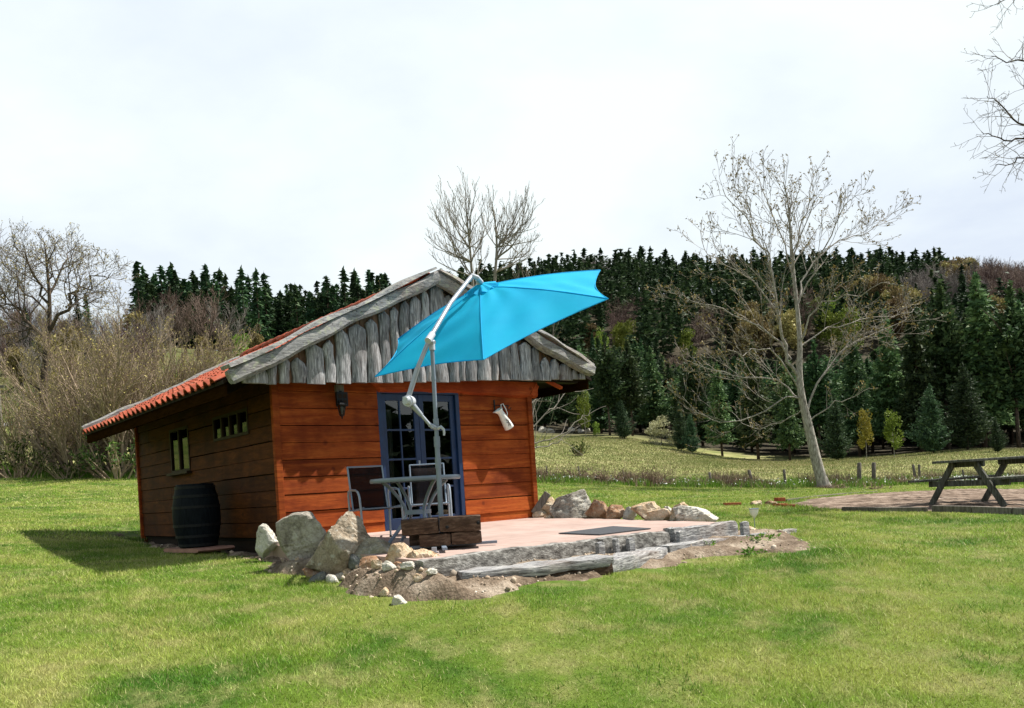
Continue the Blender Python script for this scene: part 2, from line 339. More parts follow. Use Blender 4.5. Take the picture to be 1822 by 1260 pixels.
M['pebble'] = simple('pebbles', ((.20, .14, .10), (.40, .32, .24), (.58, .53, .46)), 3, rough=.9, bump=.3, rnd=.5)
def patiomat():
    t = NT('patio_surface'); f = t.noise(1.2, 7); c = t.ramp(f, [(.3, .32, .225, .19), (.55, .40, .29, .25), (.75, .46, .35, .31)])
    b = t.n('ShaderNodeTexBrick'); b.inputs['Scale'].default_value = 1.0; b.inputs['Brick Width'].default_value = .5; b.inputs['Row Height'].default_value = .5
    b.inputs['Mortar Size'].default_value = .006; b.offset = 0; b.inputs['Color1'].default_value = (1, 1, 1, 1); b.inputs['Color2'].default_value = (.93, .93, .93, 1); b.inputs['Mortar'].default_value = (.62, .6, .58, 1)
    t.l(t.tc.outputs['Object'], b.inputs['Vector']); c = t.mix(1.0, c, b.outputs[0], 'MULTIPLY')
    st_ = t.noise(7, 6); c = t.mix(.3, c, t.ramp(st_, [(.3, .6, .58, .55), (.55, 1, 1, 1)]), 'MULTIPLY')
    t.bump(st_, .2, .004); return t.fin(c, .8, 0, .3)
M['patio'] = patiomat()
def barkmat(name, cols, sc=4, stretch=(3, 3, 1)): return simple(name, cols, sc, rough=.95, bump=.6, bd=.03, stretch=stretch)
M['bark_pale'] = barkmat('bark_pale', ((.10, .085, .07), (.30, .275, .24), (.48, .46, .41)), 5)
M['twig_pale'] = simple('twig_pale', ((.15, .135, .11), (.27, .245, .205)), 2, bump=0)
M['bark_grey'] = barkmat('bark_grey', ((.022, .018, .015), (.07, .055, .042), (.17, .12, .08)), 3)
M['twig_grey'] = simple('twig_grey', ((.12, .105, .09), (.22, .19, .16)), 2, bump=0)
M['twig_brown'] = simple('twig_brown', ((.20, .145, .10), (.40, .32, .235)), 1, bump=0)
M['twig_olive'] = simple('twig_olive', ((.20, .16, .095), (.36, .30, .19)), 1, bump=0)
M['bark_dark'] = barkmat('bark_dark', ((.03, .022, .016), (.10, .07, .05)), 2)
def needlemat(name, cols, var=.85):
    def f(t):
        r = t.attr('rnd').outputs['Fac']; c = t.ramp(r, cols)
        o = t.objrand(); v = t.n('ShaderNodeHueSaturation'); t.l(c, v.inputs['Color'])
        t.l(t.math('ADD', t.math('MULTIPLY', o, var), 1 - var / 2), v.inputs['Value']); t.l(t.math('ADD', t.math('MULTIPLY', o, .05), .475), v.inputs['Hue'])
        return v.outputs[0]
    return leafy(name, f, .6, .2)
M['needle'] = needlemat('needles_dark', [(0, .012, .030, .014), (.6, .034, .070, .026), (1, .085, .14, .045)])
M['needle_pine'] = needlemat('needles_pine', [(0, .022, .048, .020), (.5, .066, .112, .044), (1, .165, .235, .085)])
M['needle_blue'] = needlemat('needles_blue', [(0, .022, .048, .026), (.5, .06, .105, .052), (1, .13, .20, .10)])
M['leaf_bright'] = needlemat('leaves_bright', [(0, .06, .095, .014), (.5, .135, .19, .026), (1, .26, .32, .06)])
M['leaf_yellow'] = needlemat('leaves_yellow', [(0, .14, .12, .02), (.5, .26, .23, .035), (1, .40, .36, .07)])
M['leaf_cream'] = needlemat('leaves_cream', [(0, .22, .22, .10), (.5, .40, .40, .22), (1, .60, .60, .42)], .2)
M['leaf_green'] = needlemat('leaves_green', [(0, .025, .05, .012), (.5, .06, .10, .022), (1, .13, .18, .04)])
M['bare_pink'] = needlemat('bare_crown_pink', [(0, .09, .055, .045), (.5, .16, .11, .09), (1, .25, .18, .15)])
M['bare_olive'] = needlemat('bare_crown_olive', [(0, .10, .075, .03), (.5, .19, .15, .06), (1, .30, .25, .10)])
M['bare_grey'] = needlemat('bare_crown_grey', [(0, .10, .085, .075), (.5, .19, .165, .15), (1, .30, .27, .25)])
M['bud'] = needlemat('bud_leaves', [(0, .16, .13, .04), (.6, .30, .25, .08), (1, .44, .38, .14)])

# ------------------------------------------------------------------ mesh helpers
def link(o, parent=None):
    COL.objects.link(o)
    if parent is not None: o.parent = parent
    return o
def npmesh(name, V, F, mat, parent=None, rnd=None, smooth=False, loc=None):
    """V (n,3); F (m,k) faces of equal size; rnd per-face"""
    V = np.asarray(V, np.float32); F = np.asarray(F, np.int32); k = F.shape[1]
    me = bpy.data.meshes.new(name); me.vertices.add(len(V)); me.vertices.foreach_set('co', V.ravel())
    me.loops.add(F.size); me.loops.foreach_set('vertex_index', F.ravel()); me.polygons.add(len(F))
    me.polygons.foreach_set('loop_start', np.arange(0, F.size, k, dtype=np.int32)); me.polygons.foreach_set('loop_total', np.full(len(F), k, np.int32))
    me.update(calc_edges=True)
    if rnd is not None:
        a = me.attributes.new('rnd', 'FLOAT', 'FACE'); a.data.foreach_set('value', np.asarray(rnd, np.float32))
    if smooth: me.polygons.foreach_set('use_smooth', np.ones(len(F), bool))
    me.materials.append(mat); o = bpy.data.objects.new(name, me)
    if loc is not None: o.location = loc
    return link(o, parent)
class MB:
    def __init__(s, seed=0): s.v = []; s.f = []; s.r = []; s.rg = random.Random(seed)
    def add(s, vs, fs, rnd=None):
        b = len(s.v); s.v += [tuple(v) for v in vs]; rnd = s.rg.random() if rnd is None else rnd
        for f in fs: s.f.append(tuple(i + b for i in f)); s.r.append(rnd)
        return s
    def box(s, x0, x1, y0, y1, z0, z1, rnd=None, jit=0, mat=None):
        q = [(x, y, z) for z in (z0, z1) for y in (y0, y1) for x in (x0, x1)]
        if jit: q = [tuple(c + s.rg.uniform(-jit, jit) for c in p) for p in q]
        if mat is not None: q = [mat @ Vector(p) for p in q]
        return s.add(q, [(0, 2, 3, 1), (4, 5, 7, 6), (0, 1, 5, 4), (2, 6, 7, 3), (0, 4, 6, 2), (1, 3, 7, 5)], rnd)
    def bar(s, a, b, w, h, up=(0, 0, 1), rnd=None):
        a, b = Vector(a), Vector(b); d = (b - a).normalized(); sd = d.cross(Vector(up)).normalized(); u = sd.cross(d)
        q = [p + sd * i * w / 2 + u * j * h / 2 for p in (a, b) for i, j in ((-1, -1), (1, -1), (1, 1), (-1, 1))]
        return s.add(q, [(0, 1, 2, 3), (7, 6, 5, 4), (0, 4, 5, 1), (1, 5, 6, 2), (2, 6, 7, 3), (3, 7, 4, 0)], rnd)
    def tube(s, pts, rads, n=10, cap=True, rnd=None, flat=1.0):
        pts = [Vector(p) for p in pts]; m = len(pts)
        if isinstance(rads, (int, float)): rads = [rads] * m
        vs = []; u = None
        for i in range(m):
            d = (pts[min(i + 1, m - 1)] - pts[max(i - 1, 0)]).normalized()
            if u is None: u = d.orthogonal().normalized()
            u = (u - d * u.dot(d)).normalized(); w = d.cross(u)
            vs += [pts[i] + (u * math.cos(a) + w * math.sin(a) * flat) * rads[i] for a in [2 * math.pi * k / n for k in range(n)]]
        fs = [(i * n + k, i * n + (k + 1) % n, (i + 1) * n + (k + 1) % n, (i + 1) * n + k) for i in range(m - 1) for k in range(n)]
        if cap: fs += [tuple(range(n - 1, -1, -1)), tuple((m - 1) * n + k for k in range(n))]
        return s.add(vs, fs, rnd)
    def lathe(s, prof, n=24, mat=None, cap=True, squash=1.0, rnd=None):
        vs = [Vector((r * math.cos(2 * math.pi * k / n), r * math.sin(2 * math.pi * k / n) * squash, z)) for r, z in prof for k in range(n)]
        if mat is not None: vs = [mat @ v for v in vs]
        m = len(prof); fs = [(i * n + k, i * n + (k + 1) % n, (i + 1) * n + (k + 1) % n, (i + 1) * n + k) for i in range(m - 1) for k in range(n)]
        if cap: fs += [tuple(range(n - 1, -1, -1)), tuple((m - 1) * n + k for k in range(n))]
        return s.add(vs, fs, rnd)
    def grid(s, P, rnd=None, thick=None):
        """P: rows of points"""
        nr, nc = len(P), len(P[0]); vs = [p for r in P for p in r]
        return s.add(vs, [(i * nc + j, i * nc + j + 1, (i + 1) * nc + j + 1, (i + 1) * nc + j) for i in range(nr - 1) for j in range(nc - 1)], rnd)
    def build(s, name, mat, parent=None, smooth=False, bevel=0, loc=None, solid=0):
        me = bpy.data.meshes.new(name); me.from_pydata(s.v, [], s.f); me.update()
        a = me.attributes.new('rnd', 'FLOAT', 'FACE'); a.data.foreach_set('value', s.r)
        me.materials.append(mat if not isinstance(mat, str) else M[mat]); o = bpy.data.objects.new(name, me)
        if smooth:
            me.polygons.foreach_set('use_smooth', [True] * len(me.polygons))
            if hasattr(me, 'set_sharp_from_angle'): me.set_sharp_from_angle(angle=math.radians(42))
        if solid: q = o.modifiers.new('solid', 'SOLIDIFY'); q.thickness = solid; q.offset = 0
        if bevel: q = o.modifiers.new('bevel', 'BEVEL'); q.width = bevel; q.segments = 2; q.limit_method = 'ANGLE'
        if loc is not None: o.location = loc
        return link(o, parent)
def empty(name, loc, rz=0):
    o = bpy.data.objects.new(name, None); o.empty_display_size = .3; o.location = loc; o.rotation_euler = (0, 0, rz); return link(o)
def tag(o, label=None, cat=None, group=None, kind=None):
    for k, v in (('label', label), ('category', cat), ('group', group), ('kind', kind)):
        if v: o[k] = v
    return o

# ------------------------------------------------------------------ ground sheet
rows = np.concatenate([-np.exp(np.linspace(math.log(90), math.log(2), 30)), np.linspace(-1.8, 4, 24)[:-1], np.exp(np.linspace(math.log(4), math.log(1400), 340))])
tt = np.linspace(-1, 1, 300); tt = np.sign(tt) * (np.abs(tt) * .75 + np.abs(tt) ** 3 * 1.0)
tt = tt * (1 + 1.6 * tt ** 4)
GX = tt[None, :] * (np.maximum(rows, 0)[:, None] + 12 + np.maximum(-rows, 0)[:, None] * 1.0); GY = np.repeat(rows[:, None], len(tt), 1)
GZ = ht(GX.ravel(), GY.ravel()).reshape(GX.shape)
LX = (GX - C0.x) * ct + (GY - C0.y) * st; LY = -(GX - C0.x) * st + (GY - C0.y) * ct
under = (LX > -.25) & (LX < 4.9) & (LY > -3.8) & (LY < 6.7)
GZ = np.where(under, np.minimum(GZ, -.20), GZ)
nr, nc = GX.shape; V = np.stack([GX, GY, GZ], -1).reshape(-1, 3)
ii, jj = np.meshgrid(np.arange(nr - 1), np.arange(nc - 1), indexing='ij'); b = (ii * nc + jj).ravel()
ground = npmesh('ground', V, np.stack([b, b + 1, b + nc + 1, b + nc], 1), M['ground'], smooth=True); tag(ground, kind='structure')
def sst(x, a, b_): t = np.clip((x - a) / (b_ - a), 0, 1); return t * t * (3 - 2 * t)
T_ = V[:, 0] / np.maximum(V[:, 1], 3)
fence_y = 38.5 + .9 * np.clip(-T_ * 8, 0, 5)
zone = np.zeros((len(V), 4), np.float32); zone[:, 3] = 1
zone[:, 0] = sst(V[:, 1], fence_y, fence_y + 1.5)
zone[:, 1] = sst(V[:, 1], 60, 85) * sst(-T_, -.02, .1)
far = sst(V[:, 1], 80, 110) * sst(T_, -.05, .05)
zone[:, 2] = np.maximum(far, sst(V[:, 1] + T_ * 60, 98, 106) * sst(T_, .1, .2))
ca = ground.data.color_attributes.new('zone', 'FLOAT_COLOR', 'POINT'); ca.data.foreach_set('color', zone.ravel())

# soil bank round the terrace (sheet dips under the turf outside its outline)
def seg_sdf(px, py, poly):
    """signed distance, inside negative"""
    poly = np.array(poly, float); d = np.full(px.shape, 1e9); ins = np.zeros(px.shape, bool); n = len(poly)
    for i in range(n):
        a, c = poly[i], poly[(i + 1) % n]; e = c - a; w0, w1 = px - a[0], py - a[1]
        t = np.clip((w0 * e[0] + w1 * e[1]) / (e @ e), 0, 1); d = np.minimum(d, np.hypot(w0 - t * e[0], w1 - t * e[1]))
        cond = ((a[1] > py) != (c[1] > py)) & (px < (c[0] - a[0]) * (py - a[1]) / (c[1] - a[1] + 1e-12) + a[0]); ins ^= cond
    return np.where(ins, -d, d)
def poly_l(pts): return [toL(*ground_at(*p).xy) for p in pts]
SOIL = poly_l([(228, 935), (285, 985), (400, 985), (500, 1028), (560, 1030), (605, 1045), (640, 1066), (700, 1078), (770, 1078), (860, 1070), (960, 1050), (1080, 1030), (1200, 1008), (1300, 990), (1440, 988), (1452, 972), (1405, 950)]) + [(5.6, -3.4), (4.9, -3.2), (5.1, 0), (4.4, .3), (0.2, .3), (0.2, 6.9), (-.6, 6.9)]
def wob(x, y): return .10 * np.sin(x * 5.1 + 2 * np.sin(y * 3.3)) + .06 * np.sin(y * 9.7 + x * 7.1) + .04 * np.sin(x * 19 + y * 13)
def soil_d(lx, ly): return seg_sdf(lx, ly, SOIL) + wob(lx, ly)
def soil_z(lx, ly):
    d = soil_d(lx, ly); x = C0.x + lx * ct - ly * st; y = C0.y + lx * st + ly * ct
    m = sst(-d, -.12, .25); bank = .04 * sst(-ly, 2.6, 3.3) * sst(-d, 0, .7) * (1 - sst(lx, -.5, .6)) + .13 * sst(-ly, .9, 2.0) * sst(-d, 0, .35) * (1 - sst(lx, -.35, -.2)) * sst(lx, -1.2, -.45) + .04 * sst(-ly, 3.6, 4.0) * (1 - sst(-ly, 4.30 + .12 * np.sin(lx * 2.1), 4.75)) * sst(-d, 0, .3)
    n = .012 * np.sin(lx * 23 + 3 * np.sin(ly * 11)) * np.sin(ly * 27) + .02 * np.sin(lx * 6 + ly * 4)
    z = ht(x.ravel(), y.ravel()).reshape(x.shape) - .07 + m * (.095 + n) + bank
    return np.where((lx > -.2) & (lx < 4.5) & (ly > -3.75), np.minimum(z, -.19), z)
gx, gy = np.meshgrid(np.arange(-1.8, 7.2, .06), np.arange(-5.8, 7.3, .06), indexing='ij'); zs = soil_z(gx, gy)
V = np.stack([gx, gy, zs], -1).reshape(-1, 3); nr, nc = gx.shape
ii, jj = np.meshgrid(np.arange(nr - 1), np.arange(nc - 1), indexing='ij'); b = (ii * nc + jj).ravel(); F = np.stack([b, b + nc, b + nc + 1, b + 1], 1)
keep = (soil_d(gx, gy).ravel()[F].min(1) < .25); used = np.unique(F[keep]); rm = -np.ones(len(V), int); rm[used] = np.arange(len(used))
so = npmesh('soil_bank', V[used], rm[F[keep]], M['soil'], smooth=True); so.location = C0; so.rotation_euler = (0, 0, TH); tag(so, kind='structure')

# gravel pad under the picnic table
PAD = [ground_at(*p).xy for p in ((1392, 898), (1470, 885), (1560, 878), (1650, 874), (1822, 868), (2050, 862), (2050, 925), (1822, 916), (1650, 911), (1500, 909))]
PAD = [(p.x, p.y) for p in PAD]
def pad_d(x, y): return seg_sdf(x, y, PAD) + .5 * wob(x * .7, y * .7)
x0, x1 = min(p[0] for p in PAD) - .6, max(p[0] for p in PAD) + .6; y0, y1 = min(p[1] for p in PAD) - .6, max(p[1] for p in PAD) + .6
gx, gy = np.meshgrid(np.arange(x0, x1, .12), np.arange(y0, y1, .12), indexing='ij')
d = pad_d(gx, gy); zs = ht(gx.ravel(), gy.ravel()).reshape(gx.shape) - .05 + .062 * sst(-d, -.25, .25) + .014 * np.sin(gx * 17) * np.sin(gy * 15)
V = np.stack([gx, gy, zs], -1).reshape(-1, 3); nr, nc = gx.shape
ii, jj = np.meshgrid(np.arange(nr - 1), np.arange(nc - 1), indexing='ij'); b = (ii * nc + jj).ravel(); F = np.stack([b, b + nc, b + nc + 1, b + 1], 1)
keep = (d.ravel()[F].min(1) < .3); used = np.unique(F[keep]); rm = -np.ones(len(V), int); rm[used] = np.arange(len(used))
tag(npmesh('gravel_pad', V[used], rm[F[keep]], M['gravel'], smooth=True), kind='structure')

# distant grey road at the far left
rp_ = [ground_at(px, py) for px, py in ((-260, 775), (-100, 768), (30, 757))]
rp_ = [p for p in rp_ if p]
if len(rp_) > 1:
    m = MB(); P = []
    for i in range(len(rp_) - 1):
        for k in range(6):
            q = rp_[i].lerp(rp_[i + 1], k / 5); P.append([(q.x, q.y + w, h1(q.x, q.y + w) + .12) for w in (-3, -1.5, 0, 1.5, 3)])
    m.grid(P); tag(m.build('road', simple('road_asphalt', ((.16, .16, .17), (.24, .24, .25)), 1, bump=.1)), kind='structure')

# ------------------------------------------------------------------ terrace
PX0, PX1, PY0 = -.35, 4.55, -3.9
nx, ny = 26, 22
m = MB(); P = []
for i in range(nx + 1):
    lx = PX0 + (PX1 - PX0) * i / nx
    P.append([(lx, PY0 * j / ny, patio_z(PY0 * j / ny)) for j in range(ny + 1)])
m.grid([list(reversed(r)) for r in P])
zl = -.42
m.add([(PX0, 0, 0), (PX1, 0, 0), (PX1, PY0, patio_z(PY0)), (PX0, PY0, patio_z(PY0)), (PX0, 0, zl), (PX1, 0, zl), (PX1, PY0, zl), (PX0, PY0, zl)], [(3, 2, 6, 7), (0, 3, 7, 4), (2, 1, 5, 6)])
o = m.build('patio', 'patio'); o.location = C0; o.rotation_euler = (0, 0, TH); tag(o, kind='structure')
patio = o

def rough_block(name, x0, x1, y0, y1, z0, z1, mat, parent=None, seed=0, amp=.012, seg=.09, taper=0):
    """irregular old timber or stone block, subdivided and perturbed"""
    nx = max(3, int((x1 - x0) / seg)); ny = max(2, int((y1 - y0) / seg)); nz_ = max(2, int((z1 - z0) / seg) + 1)
    idx = {}; vs = []; fs = []; rg = np.random.default_rng(seed); ph = rg.uniform(0, 9, 12)
    def vid(i, j, k):
        if (i, j, k) in idx: return idx[(i, j, k)]
        x = x0 + (x1 - x0) * i / nx; y = y0 + (y1 - y0) * j / ny; z = z0 + (z1 - z0) * k / nz_
        cx_, cy_, cz_ = (x0 + x1) / 2, (y0 + y1) / 2, (z0 + z1) / 2
        ex = sum((i in (0, nx), j in (0, ny), k in (0, nz_))) - 1
        f = 1 - ex * .06
        s = 1 - taper * (abs(2 * i / nx - 1) ** 4)
        dy = (y - cy_) * s * (f if ex > 0 else 1); dz = (z - cz_) * (f if ex > 0 else 1)
        dx_ = amp * math.sin(5 * y + ph[0] + 7 * z) + amp * rg.uniform(-1, 1) * .6
        ddy = amp * (math.sin(3.1 * x + ph[1]) + .7 * math.sin(9 * x + 4 * z + ph[2])) + amp * rg.uniform(-1, 1) * .5
        ddz = amp * (math.sin(2.6 * x + ph[3]) + .7 * math.sin(11 * x + 5 * y + ph[4])) + amp * rg.uniform(-1, 1) * .5
        vs.append((x + dx_, cy_ + dy + ddy, cz_ + dz + ddz)); idx[(i, j, k)] = len(vs) - 1; return len(vs) - 1
    for i in range(nx):
        for j in range(ny):
            fs.append((vid(i, j, nz_), vid(i + 1, j, nz_), vid(i + 1, j + 1, nz_), vid(i, j + 1, nz_))); fs.append((vid(i, j + 1, 0), vid(i + 1, j + 1, 0), vid(i + 1, j, 0), vid(i, j, 0)))
        for k in range(nz_):
            fs.append((vid(i, 0, k), vid(i + 1, 0, k), vid(i + 1, 0, k + 1), vid(i, 0, k + 1))); fs.append((vid(i + 1, ny, k), vid(i, ny, k), vid(i, ny, k + 1), vid(i + 1, ny, k + 1)))
    for j in range(ny):
        for k in range(nz_):
            fs.append((vid(0, j + 1, k), vid(0, j, k), vid(0, j, k + 1), vid(0, j + 1, k + 1))); fs.append((vid(nx, j, k), vid(nx, j + 1, k), vid(nx, j + 1, k + 1), vid(nx, j, k + 1)))
    mm = MB(seed); mm.add(vs, fs, .5); return mm.build(name, mat, parent, smooth=True)
def place_block(name, a, b_, depth, z0, z1, mat, label, cat, group=None, seed=0, amp=.012, taper=0, seg=.09):
    """a, b_: local points of the front edge ends"""
    A, B = L(*a), L(*b_); ln = (B - A).length; ang = math.atan2(B.y - A.y, B.x - A.x)
    o = rough_block(name, 0, ln, 0, depth, 0, z1 - z0, mat, None, seed, amp, seg, taper)
    o.location = (A.x, A.y, z0); o.rotation_euler = (0, 0, ang); return tag(o, label, cat, group)
zt = patio_z(PY0)
place_block('edging_beam', (-.38, PY0 - .15), (1.95, PY0 - .11), .16, -.36, zt + .012, 'kerbstone', 'long crumbly whitewashed edging beam along the near left front of the terrace', 'edging', seed=3, amp=.008, seg=.05)
place_block('edging_beam', (2.02, PY0 - .13), (3.18, PY0 - .12), .16, -.34, zt + .005, 'kerbstone', 'short grey edging beam with pegs in the middle of the terrace front', 'edging', seed=4, amp=.01, seg=.05)
place_block('edging_beam', (3.24, PY0 - .14), (4.62, PY0 - .02), .18, -.34, zt + .02, 'sleeper', 'pale rounded edging beam at the far right corner of the terrace', 'edging', seed=5, amp=.012, seg=.05)
for i, (lx, w, h, lab) in enumerate(((1.86, .09, .0, 'leftmost upright wooden peg against the terrace edging'), (2.12, .06, .01, 'second upright wooden peg from the left against the terrace edging'), (2.36, .09, 0, 'third upright wooden peg from the left against the terrace edging'),
                                     (3.22, .07, 0, 'dark wooden peg where the two right hand edging beams meet'), (4.5, .13, .03, 'thick dark wooden peg at the right corner of the terrace'))):
    place_block('edging_peg', (lx, PY0 - .22), (lx + w, PY0 - .22), .06, -.38, zt - .01 + h, 'sleeper', lab, 'wooden peg', 'pegs holding the terrace edging', seed=20 + i, amp=.005, seg=.03)
s1_ = place_block('step_sleeper', (-.12, -4.32), (1.40, -4.82), .46, -.335, -.24, 'sleeper', 'thick split sleeper forming the near left end of the low step', 'sleeper', 'weathered sleepers of the step', seed=6, amp=.009, taper=.12, seg=.06)
u_ = rough_block('undercut_shade', .10, (L(1.40, -4.82) - L(-.12, -4.32)).length - .04, .03, .44, -.14, .012, 'oldsleeper', s1_, 77, .02, .06)  # dark block put in as the shade below the sleeper's front edge
place_block('step_sleeper', (1.42, -4.74), (2.85, -4.30), .42, -.46, -.275, 'sleeper', 'smooth slanting sleeper in the middle of the low step', 'sleeper', 'weathered sleepers of the step', seed=7, amp=.010, taper=.1)
place_block('step_sleeper', (2.85, -4.30), (4.55, -4.20), .28, -.46, -.27, 'sleeper', 'long pale sleeper of the step below the right part of the terrace', 'sleeper', 'weathered sleepers of the step', seed=8, amp=.009, taper=.05)
place_block('step_sleeper', (4.58, -4.24), (5.75, -4.10), .13, -.42, -.285, 'sleeper', 'thin sleeper at the far right end of the step beyond the terrace corner', 'sleeper', 'weathered sleepers of the step', seed=9, amp=.008)

# ------------------------------------------------------------------ cabin
cabin = empty('log_cabin', C0, TH)
tag(cabin, 'orange stained timber cabin with terracotta roof, weathered grey gable and blue double door', 'cabin')
FWID, FLEN, WH = 4.48, 6.55, 2.10
def boards(name, length, z0, z1, bh, openings, axis, mat, t=.03, seed=0, pos0=0.0, sgn=-1, skew=0):
    """horizontal boards; axis 'x' on the plane y=pos0, axis 'y' on the plane x=pos0"""
    rg = random.Random(seed); m = MB(seed); z = z0
    while z < z1 - .01:
        zt_ = min(z + bh, z1); cuts = []
        for a, b_, oz0, oz1 in openings:
            if oz0 < zt_ - .02 and oz1 > z + .02: cuts.append((a, b_))
        spans = []; x = 0
        for a, b_ in sorted(cuts): spans.append((x, a)); x = b_
        spans.append((x, length))
        pieces = [(a, b_, z, zt_) for a, b_ in spans]
        for a, b_, oz0, oz1 in openings:
            if (a, b_) in cuts:
                if oz0 > z + .02: pieces.append((a, b_, z, oz0))
                if oz1 < zt_ - .02: pieces.append((a, b_, oz1, zt_))
        for a, b_, pz0, pz1 in pieces:
            if b_ - a < .03: continue
            js = [a]
            if b_ - a > 1.6 and rg.random() < (.35 if axis == 'x' else .75): js.append(a + (b_ - a) * rg.uniform(.25, .75))
            js.append(b_)
            for q in range(len(js) - 1):
                e = rg.uniform(-.004, .004); g = .004; bow = rg.uniform(-.006, .006)
                u0, u1 = js[q] + (g / 2 if q else 0), js[q + 1] - (g / 2 if q < len(js) - 2 else 0)
                bow = bow if (pz0, pz1) == (z, zt_) else 0; za, zb = pz0 + (g if pz0 == z else 0) + bow, pz1 - (g if pz1 == zt_ else 0) + bow * .5
                tilt = .008
                if axis == 'x':
                    m.add([(u0, pos0 + e - tilt, za), (u1, pos0 + e - tilt, za), (u1, pos0 + e + tilt * .4, zb), (u0, pos0 + e + tilt * .4, zb), (u0, pos0 + t, za), (u1, pos0 + t, za), (u1, pos0 + t, zb), (u0, pos0 + t, zb)],
                          [(0, 1, 2, 3), (5, 4, 7, 6), (3, 2, 6, 7), (1, 0, 4, 5), (0, 3, 7, 4), (2, 1, 5, 6)])
                else:
                    m.add([(pos0 + e - tilt, u0, za), (pos0 + e - tilt, u1, za), (pos0 + e + tilt * .4, u1, zb), (pos0 + e + tilt * .4, u0, zb), (pos0 + t, u0, za), (pos0 + t, u1, za), (pos0 + t, u1, zb), (pos0 + t, u0, zb)],
                          [(3, 2, 1, 0), (4, 5, 6, 7), (2, 3, 7, 6), (0, 1, 5, 4), (4, 7, 3, 0), (6, 5, 1, 2)])
        z = zt_
    return m.build(name, mat, cabin, bevel=.004)
D0, D1, DZ = 1.585, 3.05, 2.03
boards('front_wall', FWID, -.10, 2.26, .236, [(0, D1, -.2, 3)], 'x', M['facade'], seed=2)
boards('front_wall', D0, -.10, 2.26, .236, [], 'x', M['facade'], seed=6)
WIN1 = (3.52, 4.52, 1.14, 1.90); WIN2 = (.92, 2.34, 1.52, 1.90)
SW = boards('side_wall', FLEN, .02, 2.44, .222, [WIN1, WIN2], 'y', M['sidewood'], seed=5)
# far walls and dark lining
m = MB(); m.box(FWID - .03, FWID, .03, FLEN - .03, -.1, 2.56); m.box(0, FWID, FLEN - .03, FLEN, -.1, 2.40)
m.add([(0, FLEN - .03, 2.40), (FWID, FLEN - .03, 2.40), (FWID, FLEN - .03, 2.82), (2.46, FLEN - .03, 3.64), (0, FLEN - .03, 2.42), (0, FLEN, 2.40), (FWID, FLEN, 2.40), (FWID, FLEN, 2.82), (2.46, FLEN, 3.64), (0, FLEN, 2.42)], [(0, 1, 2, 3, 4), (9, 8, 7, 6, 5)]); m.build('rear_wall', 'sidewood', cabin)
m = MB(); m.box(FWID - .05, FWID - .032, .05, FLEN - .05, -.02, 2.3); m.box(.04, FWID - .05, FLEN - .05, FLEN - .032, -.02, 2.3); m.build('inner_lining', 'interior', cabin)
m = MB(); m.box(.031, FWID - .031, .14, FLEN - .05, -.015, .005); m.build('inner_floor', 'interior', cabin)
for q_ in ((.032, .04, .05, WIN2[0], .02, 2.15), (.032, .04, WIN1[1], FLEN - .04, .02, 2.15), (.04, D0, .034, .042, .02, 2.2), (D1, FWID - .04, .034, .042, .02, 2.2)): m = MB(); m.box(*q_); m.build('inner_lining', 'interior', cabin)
# plinth: dark strip standing in for the shaded void under the side wall
m = MB(); m.box(.05, .12, .12, FLEN - .1, -.35, .03); m.build('gap_shade', 'dark_wood', cabin)
for x0_, x1_, y0_, y1_ in ((-.045, .05, -.045, .03), (FWID - .05, FWID + .045, -.045, .03), (-.045, .03, FLEN - .05, FLEN + .03)):
    m = MB(3); m.box(x0_, x1_, y0_, y1_, -.15 if x0_ < 1 and y0_ < 1 else -.02, 2.22); m.build('corner_post', 'facade', cabin, bevel=.008)
# lintel beam over the door, slightly bowed log
m = MB(1); P = []
n = 40
lower = lambda x: 2.035 + .035 * math.cos((x - 2.4) * 1.5) - .03 + .035 * (x / 4.6) + .008 * math.sin(x * 9)
xs = [-.02 + (FWID + .17) * i / n for i in range(n + 1)]
vs = []; fs = []
for i, x in enumerate(xs):
    zl_, zh_ = lower(x), 2.30
    if x < 1.45: zl_ = 2.24
    elif x < 1.6: zl_ = 2.24 + (lower(x) - 2.24) * (x - 1.45) / .15
    vs += [(x, -.075, zl_ + .03), (x, -.09, (zl_ + zh_) / 2), (x, -.075, zh_), (x, .0, zh_ + .01), (x, .0, zl_)]
for i in range(n):
    for k in range(5): fs.append((i * 5 + k, i * 5 + (k + 1) % 5, (i + 1) * 5 + (k + 1) % 5, (i + 1) * 5 + k)[::-1])
fs += [tuple(range(4, -1, -1))[::-1], tuple(n * 5 + k for k in range(5))[::-1]]
m.add(vs, fs, .6); m.build('lintel_beam', 'beam', cabin, smooth=True)
# knee brace under the eave on the right
m = MB(); m.bar((4.50, -.05, 2.04), (4.62, -.05, 2.22), .09, .10, (0, 1, 0)); m.bar((4.66, -.18, 2.32), (5.1, -.16, 2.17), .07, .05); m.build('eave_brace', 'beam', cabin, bevel=.006)

